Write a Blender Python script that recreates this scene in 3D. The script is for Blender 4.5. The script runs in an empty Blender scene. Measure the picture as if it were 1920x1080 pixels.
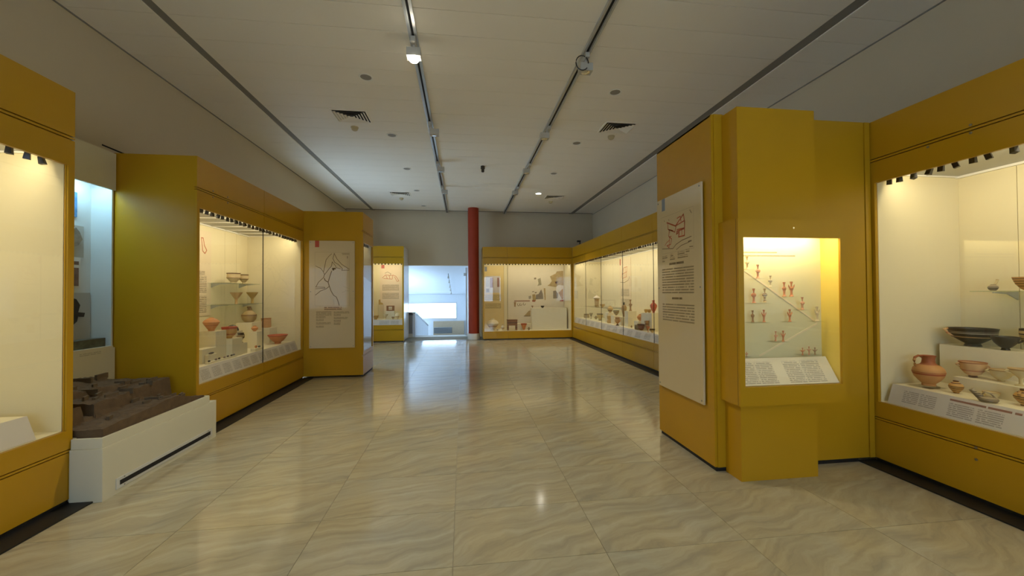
import bpy, bmesh, math, random
from mathutils import Matrix, Vector
random.seed(7)
PI = math.pi
C = bpy.context.scene.collection
S = bpy.context.scene

# ------------------------------------------------------------------ camera
def cam_axes(yaw, pit, rol):
    f = Vector((math.sin(yaw)*math.cos(pit), math.cos(yaw)*math.cos(pit), math.sin(pit)))
    r = Vector((math.cos(yaw), -math.sin(yaw), 0)); u = r.cross(f)
    return (math.cos(rol)*r + math.sin(rol)*u, -math.sin(rol)*r + math.cos(rol)*u, f)
r_, u_, f_ = cam_axes(.12515, .01333, -.00659)
cd = bpy.data.cameras.new('camera'); cam = bpy.data.objects.new('camera', cd); C.objects.link(cam)
cd.sensor_width = 36; cd.lens = 732*36/1920; cd.clip_start = .05; cd.clip_end = 200
cam.matrix_world = Matrix(((r_.x, u_.x, -f_.x, 0), (r_.y, u_.y, -f_.y, 0), (r_.z, u_.z, -f_.z, 1.5), (0, 0, 0, 1)))
S.camera = cam
# ------------------------------------------------------------------ world, exposure
W = bpy.data.worlds.new('daylight'); S.world = W; W.use_nodes = True
bg = W.node_tree.nodes['Background']; bg.inputs[0].default_value = (.54, .75, 1.0, 1); bg.inputs[1].default_value = 3.3
S.view_settings.view_transform = 'Standard'; S.view_settings.look = 'None'
S.view_settings.gamma = 1; S.view_settings.use_curve_mapping = False; S.view_settings.exposure = 1.0
CASE_W = 3.05          # watts per metre of case light strip
WARM = (1.0, .86, .58)

# ------------------------------------------------------------------ materials
def N(nt, t, **kw):
    n = nt.nodes.new(t)
    for k, v in kw.items(): setattr(n, k, v)
    return n
def newmat(name):
    m = bpy.data.materials.new(name); m.use_nodes = True
    nt = m.node_tree; b = nt.nodes['Principled BSDF']
    return m, nt, b
def mat(name, col, rough=.5, metal=0., var=.06, scale=6., spec=.5, bump=0.):
    m, nt, b = newmat(name); L = nt.links
    tc = N(nt, 'ShaderNodeTexCoord'); no = N(nt, 'ShaderNodeTexNoise'); no.inputs['Scale'].default_value = scale
    no.inputs['Detail'].default_value = 5
    L.new(tc.outputs['Object'], no.inputs['Vector'])
    mx = N(nt, 'ShaderNodeMix', data_type='RGBA'); L.new(no.outputs['Fac'], mx.inputs[0])
    mx.inputs[6].default_value = tuple(c*(1-var) for c in col)+(1,); mx.inputs[7].default_value = tuple(min(1, c*(1+var)) for c in col)+(1,)
    L.new(mx.outputs[2], b.inputs['Base Color'])
    b.inputs['Roughness'].default_value = rough; b.inputs['Metallic'].default_value = metal
    b.inputs['Specular IOR Level'].default_value = spec
    if bump:
        bp = N(nt, 'ShaderNodeBump'); bp.inputs['Strength'].default_value = bump; bp.inputs['Distance'].default_value = .01
        L.new(no.outputs['Fac'], bp.inputs['Height']); L.new(bp.outputs[0], b.inputs['Normal'])
    return m
def emis(name, col, st):
    m, nt, b = newmat(name); b.inputs['Base Color'].default_value = col+(1,)
    b.inputs['Emission Color'].default_value = col+(1,); b.inputs['Emission Strength'].default_value = st
    return m
def glassmat(name, tint=(1, 1, 1), refl=.8):
    m = bpy.data.materials.new(name); m.use_nodes = True; nt = m.node_tree; nt.nodes.clear(); L = nt.links
    o = N(nt, 'ShaderNodeOutputMaterial'); mx = N(nt, 'ShaderNodeMixShader'); t = N(nt, 'ShaderNodeBsdfTransparent'); g = N(nt, 'ShaderNodeBsdfGlossy')
    lw = N(nt, 'ShaderNodeLayerWeight'); lw.inputs['Blend'].default_value = .5      # Schlick reflectance of a thin pane
    pw = N(nt, 'ShaderNodeMath', operation='POWER'); pw.inputs[1].default_value = 5; L.new(lw.outputs['Facing'], pw.inputs[0])
    fr = N(nt, 'ShaderNodeMath', operation='MULTIPLY_ADD'); fr.inputs[1].default_value = .96; fr.inputs[2].default_value = .04; L.new(pw.outputs[0], fr.inputs[0])
    ml = N(nt, 'ShaderNodeMath', operation='MULTIPLY'); ml.inputs[1].default_value = refl
    t.inputs[0].default_value = tint+(1,); g.inputs['Roughness'].default_value = .0
    L.new(fr.outputs[0], ml.inputs[0]); L.new(ml.outputs[0], mx.inputs[0]); L.new(t.outputs[0], mx.inputs[1]); L.new(g.outputs[0], mx.inputs[2]); L.new(mx.outputs[0], o.inputs[0])
    return m
def marble():
    m, nt, b = newmat('polished marble'); L = nt.links
    tc = N(nt, 'ShaderNodeTexCoord'); oi = N(nt, 'ShaderNodeObjectInfo')
    sc = N(nt, 'ShaderNodeVectorMath', operation='SCALE'); cx = N(nt, 'ShaderNodeCombineXYZ')
    for i, k in enumerate((37., 91., 13.)):
        q = N(nt, 'ShaderNodeMath', operation='MULTIPLY'); q.inputs[1].default_value = k; L.new(oi.outputs['Random'], q.inputs[0]); L.new(q.outputs[0], cx.inputs[i])
    ad = N(nt, 'ShaderNodeVectorMath', operation='ADD'); L.new(tc.outputs['Object'], ad.inputs[0]); L.new(cx.outputs[0], ad.inputs[1])
    mp = N(nt, 'ShaderNodeMapping'); mp.inputs['Rotation'].default_value = (0, 0, math.radians(-22)); L.new(ad.outputs[0], mp.inputs[0])
    wv = N(nt, 'ShaderNodeTexNoise'); wv.inputs['Scale'].default_value = 1.3; wv.inputs['Detail'].default_value = 6; L.new(mp.outputs[0], wv.inputs['Vector'])
    dm = N(nt, 'ShaderNodeVectorMath', operation='MULTIPLY_ADD'); L.new(wv.outputs['Color'], dm.inputs[0]); dm.inputs[1].default_value = (.55, .55, 0); L.new(mp.outputs[0], dm.inputs[2])
    st = N(nt, 'ShaderNodeMapping'); st.inputs['Scale'].default_value = (1.0, 9.5, 1); L.new(dm.outputs[0], st.inputs[0])
    n1 = N(nt, 'ShaderNodeTexNoise'); n1.inputs['Scale'].default_value = 1.6; n1.inputs['Detail'].default_value = 9; n1.inputs['Roughness'].default_value = .62; L.new(st.outputs[0], n1.inputs['Vector'])
    r1 = N(nt, 'ShaderNodeValToRGB'); L.new(n1.outputs['Fac'], r1.inputs[0])
    e = r1.color_ramp.elements
    e[0].position = .27; e[0].color = (.335, .31, .235, 1); e[1].position = .72; e[1].color = (.545, .50, .365, 1)
    x = r1.color_ramp.elements.new(.44); x.color = (.435, .39, .275, 1)
    x = r1.color_ramp.elements.new(.56); x.color = (.485, .44, .31, 1)
    n2 = N(nt, 'ShaderNodeTexNoise'); n2.inputs['Scale'].default_value = 2.4; n2.inputs['Detail'].default_value = 3; L.new(dm.outputs[0], n2.inputs['Vector'])
    r2 = N(nt, 'ShaderNodeValToRGB'); L.new(n2.outputs['Fac'], r2.inputs[0])
    r2.color_ramp.elements[0].position = .3; r2.color_ramp.elements[0].color = (.88, .91, .96, 1); r2.color_ramp.elements[1].position = .7; r2.color_ramp.elements[1].color = (1, .96, .87, 1)
    mu = N(nt, 'ShaderNodeMix', data_type='RGBA', blend_type='MULTIPLY'); mu.inputs[0].default_value = 1
    L.new(r1.outputs[0], mu.inputs[6]); L.new(r2.outputs[0], mu.inputs[7]); L.new(mu.outputs[2], b.inputs['Base Color'])
    b.inputs['Roughness'].default_value = .11; b.inputs['Specular IOR Level'].default_value = .55
    return m
def potmat(name, base, bands=(), scale=14., rough=.6):
    """clay with painted bands; bands = (z0, z1, colour) as fractions of the pot's height"""
    m, nt, b = newmat(name); L = nt.links
    tc = N(nt, 'ShaderNodeTexCoord'); sp = N(nt, 'ShaderNodeSeparateXYZ'); L.new(tc.outputs['Generated'], sp.inputs[0])
    no = N(nt, 'ShaderNodeTexNoise'); no.inputs['Scale'].default_value = scale; no.inputs['Detail'].default_value = 4; L.new(tc.outputs['Object'], no.inputs['Vector'])
    mx = N(nt, 'ShaderNodeMix', data_type='RGBA'); L.new(no.outputs['Fac'], mx.inputs[0])
    mx.inputs[6].default_value = tuple(c*.72 for c in base)+(1,); mx.inputs[7].default_value = tuple(min(1, c*1.2) for c in base)+(1,)
    cur = mx.outputs[2]
    for z0, z1, col in bands:
        jz = N(nt, 'ShaderNodeMath', operation='MULTIPLY_ADD'); jz.inputs[1].default_value = .02; L.new(no.outputs['Fac'], jz.inputs[0]); L.new(sp.outputs['Z'], jz.inputs[2])
        a = N(nt, 'ShaderNodeMath', operation='GREATER_THAN'); a.inputs[1].default_value = z0+.01; L.new(jz.outputs[0], a.inputs[0])
        c = N(nt, 'ShaderNodeMath', operation='LESS_THAN'); c.inputs[1].default_value = z1+.01; L.new(jz.outputs[0], c.inputs[0])
        p = N(nt, 'ShaderNodeMath', operation='MULTIPLY'); L.new(a.outputs[0], p.inputs[0]); L.new(c.outputs[0], p.inputs[1])
        q = N(nt, 'ShaderNodeMix', data_type='RGBA'); L.new(p.outputs[0], q.inputs[0]); L.new(cur, q.inputs[6]); q.inputs[7].default_value = col+(1,); cur = q.outputs[2]
    L.new(cur, b.inputs['Base Color']); b.inputs['Roughness'].default_value = rough
    return m
def printmat(name, ink, pitch, dens=.36, alpha=.75):
    """rows of small print too fine to read: ink on a clear film"""
    m = bpy.data.materials.new(name); m.use_nodes = True; nt = m.node_tree; nt.nodes.clear(); L = nt.links
    o = N(nt, 'ShaderNodeOutputMaterial'); mx = N(nt, 'ShaderNodeMixShader'); t = N(nt, 'ShaderNodeBsdfTransparent'); d = N(nt, 'ShaderNodeBsdfDiffuse'); d.inputs[0].default_value = ink+(1,)
    tc = N(nt, 'ShaderNodeTexCoord'); sp = N(nt, 'ShaderNodeSeparateXYZ'); L.new(tc.outputs['Object'], sp.inputs[0])
    dv = N(nt, 'ShaderNodeMath', operation='DIVIDE'); dv.inputs[1].default_value = pitch; L.new(sp.outputs['Z'], dv.inputs[0])
    fr = N(nt, 'ShaderNodeMath', operation='FRACT'); L.new(dv.outputs[0], fr.inputs[0])
    fl = N(nt, 'ShaderNodeMath', operation='FLOOR'); L.new(dv.outputs[0], fl.inputs[0])
    ln = N(nt, 'ShaderNodeMath', operation='LESS_THAN'); ln.inputs[1].default_value = .5; L.new(fr.outputs[0], ln.inputs[0])
    cx = N(nt, 'ShaderNodeCombineXYZ'); xs = N(nt, 'ShaderNodeMath', operation='DIVIDE'); xs.inputs[1].default_value = pitch*1.1; L.new(sp.outputs['X'], xs.inputs[0]); L.new(xs.outputs[0], cx.inputs[0])
    f3 = N(nt, 'ShaderNodeMath', operation='MULTIPLY'); f3.inputs[1].default_value = 7.3; L.new(fl.outputs[0], f3.inputs[0]); L.new(f3.outputs[0], cx.inputs[1])
    no = N(nt, 'ShaderNodeTexNoise'); no.inputs['Scale'].default_value = 1.0; no.inputs['Detail'].default_value = 3; L.new(cx.outputs[0], no.inputs['Vector'])
    wd = N(nt, 'ShaderNodeMath', operation='GREATER_THAN'); wd.inputs[1].default_value = dens; L.new(no.outputs['Fac'], wd.inputs[0])
    p = N(nt, 'ShaderNodeMath', operation='MULTIPLY'); L.new(ln.outputs[0], p.inputs[0]); L.new(wd.outputs[0], p.inputs[1])
    p2 = N(nt, 'ShaderNodeMath', operation='MULTIPLY'); p2.inputs[1].default_value = alpha; L.new(p.outputs[0], p2.inputs[0])
    L.new(p2.outputs[0], mx.inputs[0]); L.new(t.outputs[0], mx.inputs[1]); L.new(d.outputs[0], mx.inputs[2]); L.new(mx.outputs[0], o.inputs[0])
    return m

YEL = mat('mustard paint', (.50, .270, .010), .28, var=.05, scale=3, spec=.3)
YELD = mat('mustard paint seam', (.16, .09, .008), .6)
BRIGHTY = mat('bright yellow lining', (.80, .60, .10), .5)
CREAM = mat('cream lining', (.74, .66, .42), .6, var=.03, scale=2)
CREAMJ = mat('cream lining joint', (.30, .26, .14), .7)
WHITEB = mat('white display board', (.77, .71, .50), .55, var=.03)
CAPT = mat('caption board', (.66, .62, .53), .5, var=.04)
PANEL = mat('acrylic information panel', (.62, .50, .30), .05, var=.03, scale=2, spec=.5)
WALLM = mat('plaster wall', (.62, .53, .37), .85, var=.04, scale=1.5)
NICHEW = mat('white cabinet paint', (.66, .62, .47), .6, var=.04, scale=2)
NICHEIN = mat('niche lining', (.70, .74, .74), .6, var=.03)
PLINTHM = mat('cream plinth paint', (.66, .63, .48), .55, var=.04, scale=3)
CEILM = mat('ceiling plank paint', (.90, .85, .73), .7, var=.03, scale=1.2)
CEILJ = mat('ceiling joint', (.22, .20, .16), .9)
GROOVE = mat('grey slot', (.26, .245, .21), .8)
BLACK = mat('black rubber', (.008, .008, .009), .55)
BLACKM = mat('black metal', (.012, .012, .013), .4)
DARKSLOT = mat('dark slot', (.01, .01, .012), .8)
ALU = mat('brushed aluminium', (.50, .52, .53), .35, metal=.6, var=.04)
CHROME = mat('chrome', (.7, .7, .7), .15, metal=1.0)
GREYP = mat('grey white lamp housing', (.52, .50, .44), .5)
REDCOL = mat('oxide red paint', (.34, .045, .018), .6, var=.12, scale=4, spec=.25)
STONE = mat('pale stone', (.66, .63, .56), .5, var=.08)
MARBLE = marble()
GROUT = mat('grout', (.33, .30, .22), .8)
GLASS = glassmat('case glass')
SHELFG = glassmat('shelf glass', (.86, .92, .88), 1.4)
ACRYL = glassmat('clear acrylic', (.99, .99, .97), 1.0)
DIFFUSER = mat('light diffuser', (.40, .40, .36), .4, var=.1, scale=20)
TBAR = mat('white grid bar', (.85, .83, .74), .5)
TERRAIN = mat('brown model earth', (.115, .072, .035), .9, var=.5, scale=16, bump=.6)
BLUEW = mat('stairwell white paint', (.82, .86, .90), .7, var=.02)
WOOD = mat('pale wood panel', (.52, .40, .26), .5, var=.1, scale=9)
REDTAG = mat('red printed tag', (.45, .07, .035), .4)
BLUETAG = mat('blue grey printed tag', (.20, .24, .28), .4)
INK = mat('brown ink', (.22, .15, .075), .6)
INKR = mat('red ink', (.48, .12, .05), .6)
INKL = mat('pale ink', (.42, .33, .19), .6)
PR_S = printmat('small brown print', (.16, .10, .06), .020, .40, .45)
PR_M = printmat('body print', (.13, .09, .05), .026, .40, .38)
PR_B = printmat('heading print', (.12, .07, .03), .05, .42, .45)
PR_C = printmat('caption print', (.22, .15, .12), .015, .42, .30)
PR_R = printmat('red heading print', (.38, .12, .06), .03, .40, .6)
SCREW = mat('steel screw', (.32, .30, .27), .3, metal=.9)

# ------------------------------------------------------------------ mesh helpers
class MB:
    def __init__(s): s.v = []; s.f = []
    def box(s, x0, x1, y0, y1, z0, z1):
        b = len(s.v); s.v += [(x, y, z) for z in (z0, z1) for y in (y0, y1) for x in (x0, x1)]
        s.f += [tuple(b+i for i in q) for q in ((0, 2, 3, 1), (4, 5, 7, 6), (0, 1, 5, 4), (2, 6, 7, 3), (0, 4, 6, 2), (1, 3, 7, 5))]; return s
    def lathe(s, prof, seg=28, cx=0, cy=0, z=0, sx=1, sy=1, cap=True):
        b = len(s.v); n = len(prof)
        for r, h in prof:
            for k in range(seg): a = 2*PI*k/seg; s.v.append((cx+sx*r*math.cos(a), cy+sy*r*math.sin(a), z+h))
        for i in range(n-1):
            for k in range(seg):
                k2 = (k+1) % seg; s.f.append((b+i*seg+k, b+i*seg+k2, b+(i+1)*seg+k2, b+(i+1)*seg+k))
        if cap:
            if prof[0][0] > 1e-5: s.f.append(tuple(b+k for k in reversed(range(seg))))
            if prof[-1][0] > 1e-5: s.f.append(tuple(b+(n-1)*seg+k for k in range(seg)))
        return s
    def tube(s, pts, r, seg=8, flat=1.0):
        pts = [Vector(p) for p in pts]; b = len(s.v); n = len(pts); up = Vector((0, 0, 1))
        for i, p in enumerate(pts):
            d = (pts[min(i+1, n-1)]-pts[max(i-1, 0)]).normalized()
            a = d.cross(up);
            if a.length < 1e-3: a = d.cross(Vector((0, 1, 0)))
            a.normalize(); c = a.cross(d); rr = r[i] if isinstance(r, (list, tuple)) else r
            for k in range(seg):
                t = 2*PI*k/seg; s.v.append(tuple(p+a*(rr*math.cos(t))+c*(rr*flat*math.sin(t))))
        for i in range(n-1):
            for k in range(seg):
                k2 = (k+1) % seg; s.f.append((b+i*seg+k, b+i*seg+k2, b+(i+1)*seg+k2, b+(i+1)*seg+k))
        s.f.append(tuple(b+k for k in reversed(range(seg)))); s.f.append(tuple(b+(n-1)*seg+k for k in range(seg))); return s
    def ball(s, c, rx, ry, rz, seg=14, rings=9):
        prof = [(max(math.sin(PI*i/rings), 0), -math.cos(PI*i/rings)) for i in range(rings+1)]
        b = len(s.v)
        for r, h in prof:
            for k in range(seg): a = 2*PI*k/seg; s.v.append((c[0]+rx*r*math.cos(a), c[1]+ry*r*math.sin(a), c[2]+rz*h))
        for i in range(rings):
            for k in range(seg):
                k2 = (k+1) % seg; s.f.append((b+i*seg+k, b+i*seg+k2, b+(i+1)*seg+k2, b+(i+1)*seg+k))
        return s
    def prism(s, poly, a0, a1, axis='x'):
        """extrude polygon along axis; poly coords are the two other axes in order (x: y,z; y: x,z; z: x,y)"""
        b = len(s.v); n = len(poly)
        for a in (a0, a1):
            for p, q in poly: s.v.append({'x': (a, p, q), 'y': (p, a, q), 'z': (p, q, a)}[axis])
        s.f.append(tuple(b+i for i in reversed(range(n)))); s.f.append(tuple(b+n+i for i in range(n)))
        for i in range(n): j = (i+1) % n; s.f.append((b+i, b+j, b+n+j, b+n+i))
        return s
    def strip(s, pts, w, y=0.):
        """flat printed line in the local xz plane"""
        for (x0, z0), (x1, z1) in zip(pts, pts[1:]):
            d = math.hypot(x1-x0, z1-z0) or 1e-6; nx, nz = -(z1-z0)/d*w/2, (x1-x0)/d*w/2; ex, ez = (x1-x0)/d*w*.3, (z1-z0)/d*w*.3
            b = len(s.v); s.v += [(x0-ex-nx, y, z0-ez-nz), (x1+ex-nx, y, z1+ez-nz), (x1+ex+nx, y, z1+ez+nz), (x0-ex+nx, y, z0-ez+nz)]; s.f.append((b, b+1, b+2, b+3))
        return s
    def mesh(s, name, smooth=False):
        me = bpy.data.meshes.new(name); me.from_pydata(s.v, [], s.f)
        bm = bmesh.new(); bm.from_mesh(me); bmesh.ops.remove_doubles(bm, verts=bm.verts, dist=1e-6); bmesh.ops.recalc_face_normals(bm, faces=bm.faces); bm.to_mesh(me); bm.free()
        if smooth:
            for p in me.polygons: p.use_smooth = True
            try: me.set_sharp_from_angle(angle=math.radians(38))
            except Exception: pass
        return me
def obj(name, mb, m, parent=None, loc=(0, 0, 0), rot=(0, 0, 0), smooth=False):
    me = mb.mesh(name, smooth) if isinstance(mb, MB) else mb
    if m and not me.materials: me.materials.append(m)
    o = bpy.data.objects.new(name, me); C.objects.link(o); o.location = loc; o.rotation_euler = rot
    if parent: o.parent = parent
    return o
def tag(o, label, cat, group=None):
    o['label'] = label; o['category'] = cat
    if group: o['group'] = group
    return o
def thing(name, label, cat, loc=(0, 0, 0), rz=0, group=None):
    o = bpy.data.objects.new(name, None); C.objects.link(o); o.location = loc; o.rotation_euler = (0, 0, rz); o.empty_display_size = .1
    return tag(o, label, cat, group)
def struct(name, mb, m, loc=(0, 0, 0)):
    o = obj(name, mb, m, None, loc); o['kind'] = 'structure'; return o
def B(*a): return MB().box(*a)
def area(name, parent, loc, rot, sx, sy, watts, col, spread=PI):
    d = bpy.data.lights.new(name, 'AREA'); d.shape = 'RECTANGLE'; d.size = sx; d.size_y = sy; d.energy = watts; d.color = col; d.spread = spread
    o = bpy.data.objects.new(name, d); C.objects.link(o); o.location = loc; o.rotation_euler = rot; o.parent = parent; return o

# ------------------------------------------------------------------ room shell
ZC = 4.318; XW0 = -3.85; XW1 = 4.655; YB = 13.6; YR = -3.6
fl = struct('floor', B(XW0, XW1, YR, 14.4, -.12, -.004), GROUT)
TX, TY = .876, .5575
tile_me = {}
for i in range(-4, 5):
    x0 = max(-.062+TX*i, XW0); x1 = min(-.062+TX*(i+1), XW1)
    for j in range(-4, 19):
        y0 = 2.187+TY*j; y1 = y0+TY
        k = round(x1-x0, 3)
        if k not in tile_me: tile_me[k] = B(-k/2+.0016, k/2-.0016, -TY/2+.0016, TY/2-.0016, -.02, 0).mesh('floor_tile')
        obj('floor_tile', tile_me[k], MARBLE, fl, ((x0+x1)/2, (y0+y1)/2, 0))
t = struct('trim_1', B(-1.84, .64, 12.60, 12.64, -.004, .003), BLACKM)
WIN = ((8.6, 9.5), (9.75, 10.65), (10.9, 11.4))          # tall daylight windows hidden behind the corner case
wl = B(XW0-.2, XW0, YR-.2, WIN[0][0], 0, ZC+.15).box(XW0-.2, XW0, WIN[-1][1], YB+.25, 0, ZC+.15)
for (a, b), nx in zip(WIN, list(WIN[1:])+[None]):
    wl.box(XW0-.2, XW0, a, b, 0, .6).box(XW0-.2, XW0, a, b, 3.3, ZC+.15)
    if nx: wl.box(XW0-.2, XW0, b, nx[0], 0, ZC+.15)
struct('wall_left', wl, WALLM)
for k, (a, b) in enumerate(WIN):
    w_ = struct('window_%d' % (k+2), MB().box(XW0-.12, XW0-.07, a, a+.05, .6, 3.3).box(XW0-.12, XW0-.07, b-.05, b, .6, 3.3).box(XW0-.12, XW0-.07, a+.05, b-.05, .6, .65).box(XW0-.12, XW0-.07, a+.05, b-.05, 3.25, 3.3).box(XW0-.12, XW0-.07, a+.05, b-.05, 1.6, 1.64), GREYP)
    obj('window_pane', B(XW0-.10, XW0-.095, a+.05, b-.05, .65, 3.25), GLASS, w_)
struct('wall_right', B(XW1, XW1+.2, YR-.2, YB+.25, 0, ZC+.15), WALLM)
struct('wall_back', B(XW0, -1.86, YB, YB+.25, 0, ZC+.15).box(.20, XW1, YB, YB+.25, 0, ZC+.15).box(-1.86, .20, YB, YB+.25, 2.47, ZC+.15), WALLM)
# rear of the hall, behind the viewer, with a tall daylight window
struct('wall_rear', B(XW0, -1.4, YR-.2, YR, 0, ZC+.15).box(2.2, XW1, YR-.2, YR, 0, ZC+.15).box(-1.4, 2.2, YR-.2, YR, 0, .9).box(-1.4, 2.2, YR-.2, YR, 2.7, ZC+.15), WALLM)
ce = struct('ceiling', B(XW0-.2, XW1+.2, YR-.2, YB, ZC+.03, ZC+.15), CEILJ)
PW = .379; pl_me = {}
for (a, b2) in ((XW0, -3.04), (-2.935, 3.79), (3.94, XW1)):
    k = round(b2-a, 3)
    pl_me[k] = B(-k/2, k/2, -PW/2+.003, PW/2-.003, 0, .02).mesh('ceiling_plank')
    y = 3.893-PW*19.5
    while y < YB-PW*.4:
        if y > YR: obj('ceiling_plank', pl_me[k], CEILM, ce, ((a+b2)/2, y, ZC))
        y += PW
struct('trim_2', B(-3.04, -2.935, YR, YB, ZC+.012, ZC+.029), GROOVE)
struct('trim_3', B(3.79, 3.94, YR, YB, ZC+.012, ZC+.029), GROOVE)
struct('trim_4', B(XW0, XW0+.012, YR, YB, ZC-.012, ZC), GROOVE)
struct('trim_5', B(XW1-.012, XW1, YR, YB, ZC-.012, ZC), GROOVE)

struct('trim_6', B(XW0, XW0+.004, 4.70, 5.05, 3.12, 3.135), DARKSLOT)
# ------------------------------------------------------------------ stairwell beyond the doorway
struct('floor_landing', B(-2.6, 2.2, YB+.25, 14.4, -.12, -.002), STONE)
st = thing('stair_flight', 'pale stone stairs going down beyond the bright doorway', 'stairs', (0, 14.4, 0))
for k in range(9):
    obj('step', B(-1.62, .16, .3*k, .3*(k+1), -1.75, -.17*(k+1)), STONE, st)
struct('floor_lower', B(-4.0, 2.4, 17.1, 20.3, -1.95, -1.75), STONE)
struct('wall_stair_end', B(-4.0, -3.0, 20.0, 20.2, -1.75, 3.4).box(-.325, 2.4, 20.0, 20.2, -1.75, 3.4).box(-3.0, -.325, 20.0, 20.2, -1.75, .24).box(-3.0, -.325, 20.0, 20.2, 1.04, 3.4), BLUEW)
struct('wall_stair_added', B(-3.35, -3.2, YB+.25, 15.3, -1.95, 3.4).box(-3.35, -3.2, 17.5, 20.0, -1.95, 3.4).box(-3.35, -3.2, 15.3, 17.5, -1.95, .0), BLUEW)  # unseen wall added to dim the stairwell; its opening sets the daylight
struct('wall_stair_right', B(.20, .35, YB+.25, 20.0, -1.75, 3.4), BLUEW)
# sloping soffit over the stairs
struct('ceiling_stair', MB().prism([(YB+.25, 2.47), (14.3, 2.47), (20.0, 1.46), (20.0, 1.62), (14.3, 2.63), (YB+.25, 2.63)], -3.2, .20, 'x'), BLUEW)
wn = struct('window_1', B(-3.0, -.325, 19.97, 20.0, 1.015, 1.04).box(-3.0, -.325, 19.97, 20.0, .24, .265).box(-.35, -.325, 19.97, 20.0, .265, 1.015), GREYP)
obj('window_pane', B(-3.0, -.35, 20.02, 20.03, .265, 1.015), GLASS, wn)
rc = thing('radiator_cover', 'pale wooden radiator cover with dark grille below the far window', 'radiator cover', (-.71, 19.86, -1.75))
obj('panel', B(-.76, .76, -.03, .1, 0, 1.87), WOOD, rc)
g = obj('grille', B(-.74, .16, -.045, -.03, 1.27, 1.57), ALU, rc)
for k in range(18):
    for q in range(4): obj('grille_slot', B(-.72+.05*k, -.72+.05*k+.034, -.052, -.046, 1.285+.07*q, 1.285+.07*q+.05), DARKSLOT, g)
pp = thing('stair_parapet', 'white stair parapet with sloping handrail beyond the doorway', 'parapet', (-1.73, 14.0, 0))
obj('parapet_wall', MB().prism([(0, 0), (0, .80), (.35, .80), (5.2, -.05), (5.2, -1.7), (.4, -1.7), (.4, 0)], -.06, .06, 'x'), BLUEW, pp)
obj('handrail', MB().prism([(0, .80), (.35, .80), (5.2, -.05), (5.2, 0), (.36, .85), (0, .85)], -.075, .075, 'x'), ALU, pp)
pe = thing('parapet_end', 'short grey wall end with dark rounded cap beside the back-left case', 'wall end', (-1.87, 13.96, 0))
obj('wall_end', B(-.18, .13, -.08, .0, 0, .76), mat('grey plaster', (.30, .31, .33), .7), pe)
obj('cap', MB().prism([(-.19, .76), (.14, .76), (.14, .80), (.10, .86), (-.15, .86), (-.19, .80)], -.10, .02, 'y'), mat('dark cap', (.05, .05, .055), .4), pe)
obj('skirting', B(-.19, .14, -.095, -.08, 0, .12), STONE, pe)
gd = thing('glass_door', 'open glass door leaf with white edge beside the red column', 'door', (.13, 13.9, 0))
obj('pane', B(-.006, .006, .04, .72, .06, 2.38), GLASS, gd); obj('stile', B(-.03, .03, -.02, .05, .02, 2.42), BLUEW, gd)
obj('closer', B(-.10, .0, -.05, .02, 2.12, 2.22), ALU, gd)
tk = thing('stair_track_light', 'slim track with small spotlights on the sloping stair soffit', 'track light', (-.55, 15.2, 2.30))
sl = math.atan2(-1.01, 5.7)
obj('rail', B(-.015, .015, -.2, 4.0, -.10, -.075), ALU, tk, rot=(sl, 0, 0))
for k, yy in enumerate((.0, .9, 1.9, 2.7, 3.5)):
    obj('spotlight', MB().lathe([(.03, -.22), (.035, -.2), (.02, -.12), (.012, -.09)], 12, 0, yy), GREYP, tk, rot=(sl, 0, 0))

# ------------------------------------------------------------------ red column
co = thing('column', 'dark red round column beside the bright doorway', 'column', (.352, 12.95, 0))
obj('shaft', MB().lathe([(.178, .19), (.178, ZC)], 40), REDCOL, co, smooth=True)
obj('base_collar', MB().lathe([(.205, 0), (.205, .17), (.19, .19), (.178, .19)], 40), STONE, co, smooth=True)

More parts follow.
